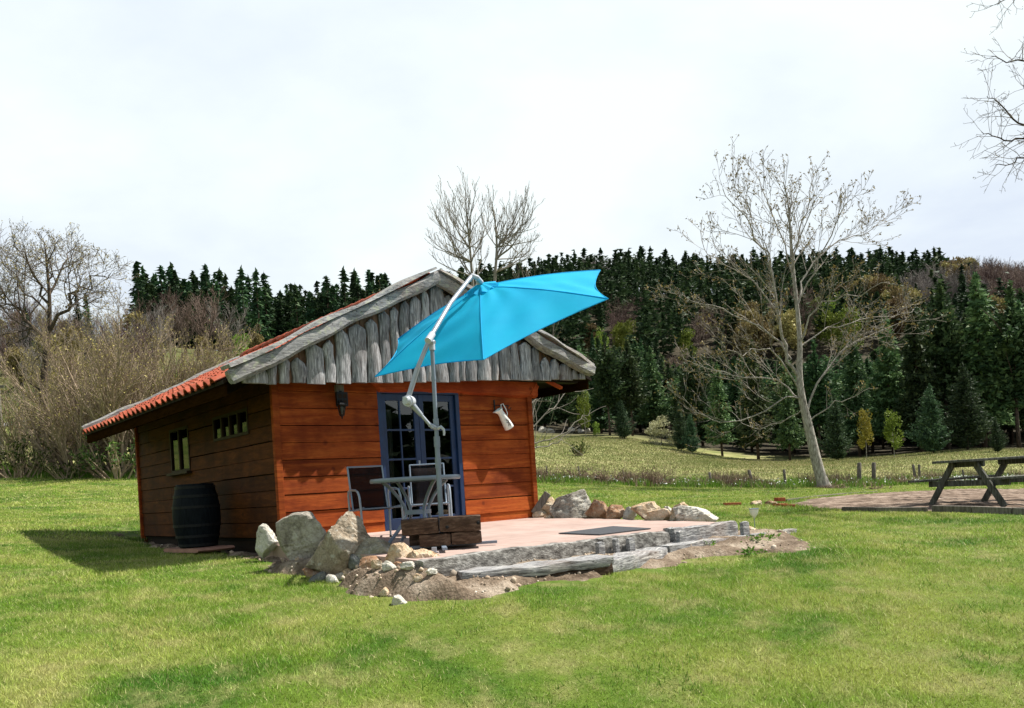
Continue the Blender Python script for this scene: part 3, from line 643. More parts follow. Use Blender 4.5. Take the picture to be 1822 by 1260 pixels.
# roof: two slopes of tiles, decking, fascias, soffit rafters
RX, RZ = 2.46, 3.70
EL, EZL, ER, EZR = -.78, 2.10, 5.70, 2.34
RY0, RY1 = -.30, 7.25
def slope(x, side, dz=0):
    if side < 0: return EZL + (RZ - EZL) * (x - EL) / (RX - EL) + dz
    return EZR + (RZ - EZR) * (ER - x) / (ER - RX) + dz
m = MB()
for sd, xe in ((-1, EL), (1, ER)):
    ze = slope(xe, sd)
    q = [(xe, RY0, ze), (RX, RY0, RZ), (RX, RY1, RZ), (xe, RY1, ze)]; q2 = [(a, b_, c - .05) for a, b_, c in q]
    m.add(q + q2, [(0, 1, 2, 3), (7, 6, 5, 4), (0, 3, 7, 4), (1, 0, 4, 5), (3, 2, 6, 7)] if sd < 0 else [(3, 2, 1, 0), (4, 5, 6, 7), (4, 7, 3, 0), (5, 4, 0, 1), (7, 6, 2, 3)])
roof = m.build('roof', 'dark_wood', cabin)
def tiles(sd, name, seed):
    rg = random.Random(seed); m = MB(seed); pitch = .262; xe = EL if sd < 0 else ER
    Lx = RX - xe; ln = math.hypot(Lx, RZ - slope(xe, sd)); rows_ = 10; step = ln / rows_
    ux, uz = Lx / ln, (RZ - slope(xe, sd)) / ln; nx_, nz_ = -uz * (1 if sd < 0 else 1), ux
    if nz_ < 0: nx_, nz_ = -nx_, -nz_
    y = RY0 + .14; c = 0
    while y < RY1 - .22:
        for r_ in range(rows_):
            s0 = r_ * step - (.05 if r_ == 0 else .03) + rg.uniform(-.006, .006); s1 = (r_ + 1) * step + .02; rd = rg.random(); jz = rg.uniform(-.004, .004)
            P = []
            for s_, lift in ((s0, .020), (s1, -.004)):
                row = []
                for k in range(9):
                    a = k / 8; yy = y + a * (pitch + .02)
                    if a < .62: prof = math.sin(a / .62 * math.pi) ** .8 * .062
                    else: prof = -math.sin((a - .62) / .38 * math.pi) * .012
                    h = lift + prof + jz
                    row.append((xe + ux * s_ + nx_ * h, yy, slope(xe, sd) + uz * s_ + nz_ * h))
                P.append(row)
            bot = [(x_ - nx_ * .02, y_, z_ - nz_ * .02) for x_, y_, z_ in P[0]]
            m.grid([bot, P[0], P[1]] if sd < 0 else [P[1], P[0], bot], rd)
        y += pitch; c += 1
    return m.build(name, 'tile', roof, smooth=True)
tl_ = tiles(-1, 'tile_slope', 1); tiles(1, 'tile_slope', 2)
m = MB(7)                                                                # ridge tiles
y = RY0 + .1
while y < RY1 - .3:
    P = [[(RX + .12 * math.cos(a) * k_, y_, RZ + .03 + .11 * math.sin(a) * k_) for a in [math.pi * i / 8 for i in range(9)]] for y_, k_ in ((y, 1.08), (y + .42, .94))]
    m.grid(P); y += .38
m.build('ridge_tiles', 'tile', roof, smooth=True, solid=.015)
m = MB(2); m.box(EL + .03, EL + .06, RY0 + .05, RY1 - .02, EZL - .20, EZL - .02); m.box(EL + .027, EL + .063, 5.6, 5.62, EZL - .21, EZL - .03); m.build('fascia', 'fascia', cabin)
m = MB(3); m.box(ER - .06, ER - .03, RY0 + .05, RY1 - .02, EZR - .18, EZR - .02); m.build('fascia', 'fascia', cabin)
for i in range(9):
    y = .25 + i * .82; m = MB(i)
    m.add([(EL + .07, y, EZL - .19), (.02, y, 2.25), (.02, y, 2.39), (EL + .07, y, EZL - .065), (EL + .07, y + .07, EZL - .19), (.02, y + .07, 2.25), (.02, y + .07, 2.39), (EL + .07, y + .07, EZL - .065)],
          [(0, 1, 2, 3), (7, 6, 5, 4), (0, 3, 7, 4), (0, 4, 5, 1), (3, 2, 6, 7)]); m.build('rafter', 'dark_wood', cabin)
def verge(name, a, b_, yc, seed, r=.125, plank=True):
    """old half-log along the gable edge, from low end a to high end b (x, z)"""
    rg = np.random.default_rng(seed); n = 44; k = 12; vs = []; fs = []
    A, B = Vector((a[0], yc, a[1])), Vector((b_[0], yc, b_[1])); d = (B - A).normalized(); up = Vector((-d.z, 0, d.x)); up = up if up.z > 0 else -up; sd_ = Vector((0, 1, 0))
    ph = rg.uniform(0, 6, 8); ra = rg.uniform(-1, 1, (n + 1, k))
    for i in range(n + 1):
        s = i / n; c = A.lerp(B, s) + up * (.014 * math.sin(s * 9 + ph[0]) + .008 * math.sin(s * 27 + ph[1])) + sd_ * .012 * math.sin(s * 11 + ph[2])
        rr = r * (1.03 - .12 * s + .05 * math.sin(s * 21 + ph[3]))
        if i in (0, n): rr *= .94
        for j in range(k):
            an = 2 * math.pi * j / k; f = 1 + .05 * math.sin(3 * an + ph[4] + s * 4) + .03 * ra[i, j]
            f *= .86 * (abs(math.cos(an)) ** 5 + abs(math.sin(an)) ** 5) ** -.2 * (1.06 if j % 3 else .96); vs.append(c + (sd_ * math.cos(an) * .85 + up * math.sin(an)) * rr * f)
    for i in range(n):
        for j in range(k): fs.append((i * k + j, i * k + (j + 1) % k, (i + 1) * k + (j + 1) % k, (i + 1) * k + j))
    fs += [tuple(range(k - 1, -1, -1)), tuple(n * k + j for j in range(k))]
    m = MB(seed); m.add(vs, fs, .5); o = m.build(name, 'log', roof, smooth=True)
    if plank:                                                            # loose capping slab lying on the log
        m = MB(seed); n2 = 30; vs = []; fs = []
        for i in range(n2 + 1):
            s = i / n2; c = A.lerp(B, s * (.985) + .01) + up * (r * 1.0 + .012 + .012 * math.sin(s * 13 + ph[5])); w0 = -.10 + .02 * math.sin(s * 31 + ph[6]); w1 = .20; th = .036 + .012 * math.sin(s * 17)
            vs += [c + sd_ * w0 - up * th * .5, c + sd_ * w1 - up * th * .5, c + sd_ * w1 + up * th, c + sd_ * (w0 + .015) + up * th * .8]
        for i in range(n2):
            for j in range(4): fs.append((i * 4 + j, i * 4 + (j + 1) % 4, (i + 1) * 4 + (j + 1) % 4, (i + 1) * 4 + j))
        fs += [(3, 2, 1, 0), tuple(n2 * 4 + j for j in range(4))]
        m.add(vs, fs, .6); m.build('verge_slab', 'log', o, smooth=True)
    return o
verge('verge_log', (-.74, 2.115), (2.50, 3.735), -.40, 1, .105)
verge('verge_log', (5.62, 2.425), (2.47, 3.735), -.39, 2, .105)
verge('verge_log', (-.80, 2.16), (2.46, 3.74), RY1, 3, .08, False)
verge('verge_log', (5.70, 2.40), (2.46, 3.74), RY1, 4, .08, False)
# gable: brown backing boards with live-edge grey slabs nailed over them
def gtop(x): return (2.10 + (3.72 - 2.10) * (x + .74) / 3.24 if x < 2.5 else 2.41 + (3.72 - 2.41) * (5.62 - x) / 3.15) - .02
def gbot(x): return 2.055 + .26 * (x + .5) / 6.1
def gy(x): return -.30
m = MB(4); x = -.45
while x < 5.4:
    w = m.rg.uniform(.16, .22); x1_ = min(x + w, 5.4); q = [(x, -.245, gbot(x) + .02), (x1_ - .008, -.245, gbot(x1_) + .02), (x1_ - .008, -.245, max(gtop(x1_), gbot(x1_) + .03)), (x, -.245, max(gtop(x), gbot(x) + .03))]
    m.add(q + [(a, -.22, c) for a, _, c in q], [(0, 1, 2, 3), (0, 3, 7, 4), (2, 1, 5, 6), (1, 0, 4, 5)]); x = x1_
m.build('gable_backing', simple('gable_backing_wood', ((.05, .03, .02), (.16, .09, .055), (.26, .16, .10)), 4, stretch=(8, 8, 1), bump=.4, rnd=.3), cabin)
m = MB(11); rg = random.Random(19); x = -.56; nb = 0
while x < 5.42:
    w = rg.choice((.14, .17, .19, .21, .24, .27)) * rg.uniform(.92, 1.06)
    if nb == 0: w = .37
    if x + w > 5.56: w = 5.56 - x
    xc = x + w / 2; zb = gbot(xc) + rg.uniform(-.012, .012); ztp = gtop(xc) - rg.uniform(.02, .16) * (1 if 0 < xc < 5 else .2)
    if xc > 5.0: ztp = gtop(xc) - .015
    if nb == 0: ztp = zb + .235
    if ztp < zb + .06: ztp = zb + .06
    nr_ = max(5, int((ztp - zb) / .06)); ph = [rg.uniform(0, 6) for _ in range(6)]; lean = rg.uniform(-.02, .02); rd = rg.random(); proud = rg.uniform(0, .018); rt = rg.uniform(.07, .14)
    knot = rg.uniform(.2, .8); kside = rg.choice((-1, 1)); kamp = rg.choice((0, .0, .022, .034)); P = []
    for i in range(nr_ + 1):
        s = i / nr_; z = zb + (ztp - zb) * s; dtop = (ztp - z); rnd_ = 1.0 if dtop > rt else math.sqrt(max(0.03, 1 - (1 - dtop / rt) ** 2))
        gap = .012
        lo = x + gap +   .014 * math.sin(z * 6 + ph[0]) + .008 * math.sin(z * 15 + ph[1]); hi = x + w - gap + .014 * math.sin(z * 5 + ph[2]) + .008 * math.sin(z * 17 + ph[3])
        bulge = kamp * math.exp(-((s - knot) / .12) ** 2)
        if kside < 0: lo -= bulge
        else: hi += bulge
        c = (lo + hi) / 2 + lean * (s - .5); hw = (hi - lo) / 2 * rnd_; row = []
        for k in range(9):
            a = -1 + k / 4; dep = (1 - a * a) * (.034 + .012 * math.sin(z * 4 + ph[4])) + .3 * bulge * (1 - (a * kside - .5) ** 2)
            row.append((c + a * hw, gy(xc) + .02 - proud - dep * (.4 + .6 * rnd_), z))
        P.append(row)
    m.grid(P, rd)
    e0 = P[0]; m.add(list(e0) + [(a, -.25, c) for a, _, c in e0], [tuple(range(8, -1, -1)) + tuple(range(9, 18))], rd)
    for col_ in (0, 8):
        ed = [r_[col_] for r_ in P]; bk = [(a, -.25, c) for a, _, c in ed]; nn = len(ed)
        m.add(ed + bk, [(i, i + 1, nn + i + 1, nn + i) if col_ == 0 else (nn + i, nn + i + 1, i + 1, i) for i in range(nn - 1)], rd)
    x += w; nb += 1
m.build('gable_cladding', 'gable', cabin, smooth=True)
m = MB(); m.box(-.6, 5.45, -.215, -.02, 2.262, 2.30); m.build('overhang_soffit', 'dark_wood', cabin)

# french door
DW = D1 - D0
m = MB(); fw = .07
m.box(D0, D0 + fw, .0, .10, -.03, DZ); m.box(D1 - fw, D1, .0, .10, -.03, DZ); m.box(D0, D1, .0, .10, DZ, DZ + .13)
dframe = m.build('door_frame', 'blue', cabin, bevel=.004)
m = MB(); m.box(D0 - .01, D1 + .01, -.05, .14, -.10, -.015); m.build('threshold', 'slab', cabin, bevel=.005)
def leaf(x0_, x1_, name, handle):
    m = MB(); s = .085; y0_, y1_ = .045, .085; z0_, z1_ = 0.0, DZ - .004
    m.box(x0_, x0_ + s, y0_, y1_, z0_, z1_); m.box(x1_ - s, x1_, y0_, y1_, z0_, z1_); m.box(x0_ + s, x1_ - s, y0_, y1_, z1_ - .10, z1_); m.box(x0_ + s, x1_ - s, y0_, y1_, z0_, z0_ + .17)
    zs_ = [.17 + (z1_ - .10 - .17) * i / 4 for i in range(5)]; xm = (x0_ + x1_) / 2
    for z in zs_[1:4]: m.box(x0_ + s, x1_ - s, y0_ + .003, y1_ - .003, z - .014, z + .014)
    m.box(xm - .012, xm + .012, y0_ + .005, y1_ - .005, .17, z1_ - .10)
    o = m.build(name, 'blue', cabin, bevel=.003)
    g = MB()
    yy = .068; g.add([(x0_ + s, yy, .17), (x1_ - s, yy, .17), (x1_ - s, yy, z1_ - .1), (x0_ + s, yy, z1_ - .1)], [(0, 1, 2, 3)]); g.build('pane', 'glass', o)
    if handle:
        h = MB(); h.tube([(x1_ - .04, .045, .95), (x1_ - .04, -.005, .95)], .009, 8); h.tube([(x1_ - .04, -.005, .95), (x1_ - .15, -.008, .95)], .008, 8); h.box(x1_ - .055, x1_ - .025, .038, .045, .86, 1.02); h.build('handle', 'light_metal', o)
xm = (D0 + D1) / 2
leaf(D0 + fw + .003, xm - .003, 'door_leaf', True); leaf(xm + .003, D1 - fw - .003, 'door_leaf', False)
for cx_ in (D0 + .25,):
    m = MB(); P = []
    for j in range(9):
        z = .05 + j * .22; row = []
        for i in range(9): row.append((cx_ - .06 + i * .015 * (1 + .2 * j / 8), .20 + .018 * math.sin(i * 2.1), z))
        P.append(row)
    m.grid(P); m.build('curtain', 'curtain', cabin, smooth=True)

def side_window(y0_, y1_, z0_, z1_, nleaf, sill, label):
    m = MB(); f = .045; xa, xb = -.015, .04
    m.box(xa, xb, y0_, y0_ + f, z0_, z1_); m.box(xa, xb, y1_ - f, y1_, z0_, z1_); m.box(xa, xb, y0_ + f, y1_ - f, z1_ - f, z1_); m.box(xa, xb, y0_ + f, y1_ - f, z0_, z0_ + f)
    w_ = (y1_ - y0_ - 2 * f) / nleaf
    for i in range(1, nleaf): m.box(xa - .006, xb, y0_ + f + i * w_ - .028, y0_ + f + i * w_ + .028, z0_ + f, z1_ - f)
    o = m.build('window', 'brownframe', cabin, bevel=.003); o['label'] = label
    for i in range(nleaf):
        a, b_ = y0_ + f + i * w_ + (.03 if i else 0), y0_ + f + (i + 1) * w_ - (.03 if i < nleaf - 1 else 0)
        g = MB(); g.add([(.012, b_, z0_ + f), (.012, a, z0_ + f), (.012, a, z1_ - f), (.012, b_, z1_ - f)], [(0, 1, 2, 3)]); g.build('pane', 'glass_side', o)
    if sill: m = MB(); m.box(-.09, 0.0, y0_ - .05, y1_ + .05, z0_ - .045, z0_ - .003); m.build('sill', 'brownframe', o, bevel=.004)
side_window(*WIN1, 2, True, 'tall two-leaf window with a sill')
side_window(*WIN2, 4, False, 'low wide window under the eave')

# ------------------------------------------------------------------ things on the front wall
lan = empty('wall_lantern', L(.95, -.03, 1.98), TH); tag(lan, 'black coach lantern with glass body on the wall left of the blue door', 'lantern')
m = MB(); m.box(-.06, .06, -.06, .0, .03, .14); m.build('mount_block', 'post', lan, bevel=.006)
m = MB(); m.box(-.085, .085, -.11, -.06, -.17, .03); m.box(-.02, .02, -.07, .0, -.04, .05)
m.tube([(0, -.02, -.02), (-.06, -.06, -.06), (-.06, -.12, -.1), (-.045, -.14, -.16)], .009, 8); m.build('bracket', 'black', lan, bevel=.003)
m = MB()
for i in (-1, 1):
    for j in (0, 1): m.box(i * .036 - .026, i * .036 + .026, -.114, -.111, -.14 + j * .08, -.08 + j * .08)
m.build('panel', 'brownframe', lan)
m = MB(); T = Matrix.Translation((-.045, -.15, -.31)); 
for k in range(4):
    a = math.pi / 4 + k * math.pi / 2; m.bar(T @ Vector((.062 * math.cos(a), .062 * math.sin(a), .15)), T @ Vector((.030 * math.cos(a), .030 * math.sin(a), 0)), .008, .008)
m.lathe([(.075, .15), (.07, .165), (.03, .20), (.008, .215)], 8, T); m.lathe([(.004, -.045), (.012, -.03), (.006, -.018), (.034, 0), (.034, .008)], 8, T); m.build('cage', 'black', lan)
m = MB(); m.lathe([(.028, .01), (.056, .148)], 4, T @ Matrix.Rotation(math.pi / 4, 4, 'Z'), cap=False); m.build('glass', 'glass', lan)
m = MB(); m.lathe([(.012, .02), (.016, .05), (.028, .09), (.02, .12), (.004, .13)], 12, T); m.build('bulb', 'white', lan, smooth=True)

hk = empty('iron_hook', L(3.74, -.03, 1.86), TH); tag(hk, 'black wrought iron scroll hook on the wall right of the door', 'hook')
m = MB(); m.box(-.03, -.005, -.012, .0, -.10, .10); m.tube([(-.018, -.01, .0), (.02, -.05, .0), (.10, -.09, .0), (.20, -.10, .0)], .008, 8)
def spiral(cx_, cz_, r_, sg): return [(cx_ + sg * (r_ * (1 - k / 16)) * math.cos(k * .42), -.10, cz_ - (r_ * (1 - k / 16)) * math.sin(k * .42)) for k in range(13)]
m.tube(spiral(.20, -.03, .05, 1), .007, 6); m.tube(spiral(.10, -.03, .045, -1), .007, 6); m.build('scroll', 'black', hk)
jug = empty('enamel_jug', L(3.74, -.14, 1.86), TH); tag(jug, 'white enamel jug painted with brown reeds hanging from the iron hook', 'jug')
# jug hangs tilted: axis from mouth (upper left) to base (lower right)
J = Matrix.Translation((.055, 0.0, -.17)) @ Matrix.Rotation(math.radians(-33), 4, 'Y')
prof = [(.075, -.235), (.078, -.23), (.073, -.15), (.062, -.05), (.052, .03), (.047, .07), (.052, .10), (.062, .125)]
vs = []; n = 28
for r_, z in prof:
    for k in range(n):
        a = 2 * math.pi * k / n; sp = max(0, math.cos(a - math.pi)) ** 6 * max(0, (z - .06)) * 1.1
        vs.append(J @ Vector(((r_ + sp) * math.cos(a), (r_ + sp) * math.sin(a), z + sp * .3)))
fs = [(i * n + k, i * n + (k + 1) % n, (i + 1) * n + (k + 1) % n, (i + 1) * n + k) for i in range(len(prof) - 1) for k in range(n)] + [tuple(range(n - 1, -1, -1))]
m = MB(); m.add(vs, fs); m.build('body', 'white', jug, smooth=True, solid=.003)
m = MB(); m.tube([J @ Vector(p) for p in ((.05, 0, .11), (.085, 0, .165), (.125, 0, .15), (.125, 0, .06), (.11, 0, -.02), (.066, 0, -.06))], .0075, 8); m.build('handle', 'white', jug, smooth=True)
m = MB(9); rg = random.Random(5)
def onj(a, z):                                                           # point just outside the jug's skin
    r_ = np.interp(z, [p[0] for p in [(q[1], q[0]) for q in prof]], [q[0] for q in prof]) + .002
    return J @ Vector((r_ * math.cos(a), r_ * math.sin(a), z))
for k in range(11):
    a0 = -math.pi / 2 + rg.uniform(-.45, .3) - .15; z0_ = rg.uniform(-.21, -.12); ln = rg.uniform(.06, .13); bend = rg.uniform(-9, 9)
    pts = [onj(a0 + bend * (ln * s) ** 1.0 * s, z0_ + ln * s * (1 - .3 * s * abs(bend) / 9)) for s in (0, .25, .5, .75, 1)]
    m.tube(pts, [.0012, .003, .0035, .0025, .0008], 5)
m.build('painted_reeds', 'leafdraw', jug)

# ------------------------------------------------------------------ barrel, slab, tub by the side wall
bp_ = L(-.46, 1.98); bz = h1(bp_.x, bp_.y) + .055
sl = rough_block('paving_slab', -.28, .28, -.62, .62, 0, .06, 'slab', None, 3, .003, .12); sl.location = (bp_.x, bp_.y, bz - .02); sl.rotation_euler = (0, 0, TH + .12); tag(sl, 'terracotta paving slab under the dark barrel beside the cabin', 'slab')
bar_ = empty('wooden_barrel', (bp_.x, bp_.y, bz + .045), TH); tag(bar_, 'old dark wine barrel standing upright against the side wall', 'barrel')
m = MB(); nst = 22; prof = [(.265 + .075 * math.sin(math.pi * k / 12), .93 * k / 12) for k in range(13)]
vs = [((r_ - (.004 if k % 2 else 0)) * math.cos(math.pi * k / nst), (r_ - (.004 if k % 2 else 0)) * math.sin(math.pi * k / nst), z) for r_, z in prof for k in range(2 * nst)]
n = 2 * nst; m.add(vs, [(i * n + k, i * n + (k + 1) % n, (i + 1) * n + (k + 1) % n, (i + 1) * n + k) for i in range(12) for k in range(n)]); m.build('staves', 'barrel', bar_, smooth=True)
m = MB(); m.lathe([(.001, .90), (.258, .90)], 30, cap=False); m.build('lid', 'barrel', bar_)
for z in (.03, .16, .32, .59, .75, .88):
    r_ = .265 + .075 * math.sin(math.pi * z / .93) + .004; m = MB(); m.lathe([(r_, z - .02), (r_ + .004, z - .02), (r_ + .004, z + .02), (r_, z + .02)], 36, cap=False); m.build('hoop', 'hoop', bar_)

# ------------------------------------------------------------------ parasol
UB = patio_at(788, 975)
par = empty('cantilever_parasol', (0, 0, 0)); par.location = UB
tag(par, 'turquoise cantilever parasol tilted towards the lawn on a grey pole', 'parasol')
def U(v): return Vector(v) - UB
HK = 1.11; HUB = Vector((-.211 * HK, 9.352 * HK, EYE + (2.786 - EYE) * HK))
k_ = Vector((.505, .481, -2.671)); R = Matrix.Rotation(k_.length, 3, k_.normalized()); RH, RR = .411 * HK, 1.512 * HK
PJ = W(768, 607, UB.y + .02); P0 = Vector((UB.x, UB.y, UB.z + .33)); PB = UB + Vector((0, 0, .02))
pole_dir = (PJ - P0)
m = MB(); m.tube([U(PB), U(P0 + pole_dir * .42)], .028, 16); m.tube([U(P0 + pole_dir * .42), U(PJ - Vector((0, 0, .06)))], .023, 16)
pole = m.build('pole', 'grey_metal', par, smooth=True)
def at_y(px, py, y): return W(px, py, y)
def collar(a, b_, r_): m = MB(); m.tube([U(a), U(b_)], r_, 16); m.build('collar', 'grey_metal', pole, smooth=True)
mid = lambda s: P0 + pole_dir * s
collar(mid(.28), mid(.34), .033); collar(mid(.52), mid(.56), .031); collar(mid(.40), mid(.46), .034); collar(mid(.78), mid(.80), .027)
y0_ = UB.y - .05
A0, A1, A2, A3 = W(727, 706, y0_ - .05), W(743, 655, y0_ - .03), PJ + Vector((-.01, -.05, .03)), W(838, 493, HUB.y - .16)
m = MB(); m.tube([U(A0), U(A1)], .028, 14); m.tube([U(A1), U(A2)], .024, 14)
m.tube([U(A2), U(A2.lerp(A3, .5) + Vector((-.012, 0, .03))), U(A3)], .026, 14); arm = m.build('arm', 'light_metal', par, smooth=True)
m = MB(); d_ = (A3 - A2).normalized(); m.tube([U(A2 - d_ * .07), U(A2 + d_ * .07)], .038, 14); m.tube([U(PJ - Vector((0, 0, .10))), U(PJ + Vector((0, 0, .01)))], .034, 14)
m.tube([U(PJ + Vector((-.03, 0, .0))), U(PJ + Vector((.03, -.02, -.03)))], .03, 12); m.build('joint', 'plastic', par, smooth=True)
m = MB(); c = U(W(728, 714, y0_ - .06)); m.tube([c + Vector((-.01, -.05, 0)), c + Vector((.01, .06, 0))], [.062, .062], 22); m.tube([c + Vector((-.03, -.075, .0)), c + Vector((.0, -.05, 0))], [.04, .05], 18); m.box(c.x - .065, c.x - .035, c.y - .04, c.y + .04, c.z - .01, c.z + .05)
m.build('gear_housing', 'plastic', par, smooth=True, bevel=.004)
S1 = mid(.505)
m = MB(); m.tube([U(W(735, 722, y0_ - .04)), U(W(750, 739, y0_ - .02))], [.034, .024], 12); m.tube([U(W(750, 739, y0_ - .02)), U(W(770, 762, y0_))], .018, 12); m.tube([U(W(765, 756, y0_ - .01)), U(S1)], [.024, .03], 12); m.build('strut', 'light_metal', par, smooth=True)
m = MB(); m.tube([U(S1) + Vector(v) for v in ((.02, -.02, .0), (.055, -.04, .012), (.085, -.045, -.02), (.088, -.045, -.06), (.082, -.045, -.085))], [.02, .018, .015, .013, .010], 10); m.build('handle', 'plastic', par, smooth=True)
# bracket from the arm end to the hub
ax = R @ Vector((0, 0, 1))
m = MB(); m.tube([U(A3) + Vector((-.03, 0, -.04)), U(A3) + Vector((.02, .01, .015)), U(A3) + Vector((.075, .02, -.01)), U(W(856, 502, HUB.y - .05)), U(HUB + ax * .05)], [.03, .034, .032, .03, .028], 12); m.tube([U(HUB + ax * .09), U(HUB - ax * .16)], .035, 14)
m.build('hub', 'plastic', par, smooth=True)
def tip(i): a = i * math.pi / 3; return Vector((RR * math.cos(a), RR * math.sin(a), -RH))
m = MB(); N1, N2 = 26, 24; 
for i in range(6):
    T0, T1 = tip(i), tip(i + 1); P = []
    for j in range(N1 + 1):
        s = .075 + (1 - .075) * j / N1; row = []
        for k in range(N2 + 1):
            u = k / N2; p = (T0 * (1 - u) + T1 * u); q_ = p.normalized()
            sag = 4 * u * (1 - u); p = p * (1 - .075 * sag * s)
            p = p * s; p.z -= .035 * sag * s * s; p.z += -.05 * math.sin(math.pi * s) * 0 + .035 * math.sin(math.pi * s)
            p.z += .011 * sag * math.sin(u * 13 + i * 2 + s * 7) * s + .007 * math.sin(s * 19 + u * 9 + i) * sag
            row.append(U(HUB + R @ p))
        P.append(row)
    m.grid(P, .5)
can = m.build('canopy', 'fabric', par, smooth=True)
m = MB()
for i in range(6):                                                       # hems and seams
    T0, T1 = tip(i), tip(i + 1); pts = []
    for k in range(N2 + 1):
        u = k / N2; p = T0 * (1 - u) + T1 * u; sag = 4 * u * (1 - u); p = p * (1 - .075 * sag); p.z -= .035 * sag; pts.append(U(HUB + R @ p))
    m.tube(pts, .006, 5)
    m.tube([U(HUB + R @ (T0 * s + Vector((0, 0, .035 * math.sin(math.pi * s) + .004)))) for s in (.08, .3, .5, .7, .9, 1)], .0045, 5)
m.build('hem', 'fabric', can, smooth=True)
m = MB(); P = []                                                         # ruffled vent cap
for j in range(5):
    s = j / 4; row = []
    for k in range(49):
        a = 2 * math.pi * k / 48; ru = .018 * math.sin(a * 11 + s) * s; rr = .035 + .19 * s + .02 * math.sin(a * 6) * s
        row.append(U(HUB + R @ Vector((rr * math.cos(a), rr * math.sin(a), .035 - .075 * s + ru))))
    P.append(row)
m.grid(P, .5); m.build('vent_cap', 'fabric', can, smooth=True)
for i in range(6):
    m = MB(); T0 = tip(i); m.tube([U(HUB + R @ (T0 * s + Vector((0, 0, .035 * math.sin(math.pi * s) - .018)))) for s in (.04, .3, .6, .98)], .009, 6); rb = m.build('rib', 'light_metal', par, smooth=True)
    m = MB(); m.tube([U(HUB + R @ Vector((0, 0, -.42))), U(HUB + R @ (T0 * .5 + Vector((0, 0, .01))))], .007, 6); m.build('stretcher', 'light_metal', rb)
m = MB(); m.tube([U(HUB - ax * .1), U(HUB - ax * .5)], .018, 10); m.build('centre_tube', 'light_metal', par, smooth=True)
m = MB(); F_ = UB + Vector((0, 0, .0))
for a in (.12, .12 + math.pi / 2): 
    d = Vector((math.cos(a), math.sin(a), 0)) * .60; m.bar(U(F_ - d) + Vector((0, 0, .028)), U(F_ + d) + Vector((0, 0, .028)), .05, .03)
m.build('cross_foot', 'grey_metal', par, bevel=.003)
q = patio_at(772, 984); m = MB(); c = U(q); m.box(c.x - .04, c.x + .05, c.y - .02, c.y + .02, c.z + .002, c.z + .012); m.box(c.x - .02, c.x + .03, c.y - .02, c.y + .02, c.z + .012, c.z + .06); m.build('loose_bracket', 'light_metal', par, bevel=.003)

# sleeper offcuts that weigh the parasol down
wt = empty('ballast_blocks', UB, 0); tag(wt, 'stack of dark bolted sleeper offcuts weighing down the parasol foot', 'ballast')
def off(x0_, x1_, y0_, y1_, z0_, z1_, seed, rz=0):
    o = rough_block('sleeper_block', x0_, x1_, y0_, y1_, z0_, z1_, 'oldsleeper', wt, seed, .004, .05); o.rotation_euler = (0, 0, rz); return o
off(-.02, .42, -.28, -.06, .175, .345, 1, .10); off(-.43, -.04, -.26, -.05, .17, .34, 2, .10); off(-.44, .40, .05, .27, .175, .34, 3, .1)
off(.10, .42, -.26, .0, .035, .17, 4, .07); off(-.24, .09, -.27, .0, .035, .168, 5, .07); off(-.36, .40, .04, .26, .035, .17, 6, .08)
m = MB()
for x_, z_ in ((.055, .235), (.385, .262)):
    yb = -.285 + x_ * .1; m.lathe([(.018, 0), (.018, .008), (.008, .014)], 10, Matrix.Translation((x_ + .028, yb + .006, z_)) @ Matrix.Rotation(math.pi / 2, 4, 'X'))
m.build('bolt', 'hoop', wt, smooth=True)

# ------------------------------------------------------------------ garden table and chairs
tc_ = W(742, 900, 10.0); lx, ly = toL(tc_.x, tc_.y); tz = patio_z(ly)
tab = empty('garden_table', (tc_.x, tc_.y, tz), .3); tag(tab, 'round grey metal garden table with glass top and curved legs on the terrace', 'table')
m = MB(); m.lathe([(.50, .735), (.53, .735), (.54, .75), (.54, .77), (.53, .785), (.505, .785)], 48, cap=False); m.add([], []); m.build('rim', 'grey_metal', tab, smooth=True)
m = MB(); m.lathe([(.001, .782), (.512, .782), (.512, .776), (.001, .776)], 48, cap=False); m.build('glass_top', 'glass', tab)
for k in range(4):
    a = k * math.pi / 2 + .35; dx_, dy_ = math.cos(a), math.sin(a)
    pts = [(dx_ * r_, dy_ * r_, z) for r_, z in ((.44, .74), (.36, .68), (.24, .55), (.165, .43), (.15, .36), (.18, .28), (.28, .16), (.38, .06), (.43, .0))]
    m = MB(); m.tube(pts, .021, 10); m.build('leg', 'grey_metal', tab, smooth=True)
m = MB(); m.lathe([(.15, .345), (.165, .345), (.165, .395), (.15, .395), (.15, .345)], 24, cap=False); m.bar((-.15, 0, .37), (.15, 0, .37), .03, .02); m.bar((0, -.15, .37), (0, .15, .37), .03, .02); m.build('waist_ring', 'grey_metal', tab)
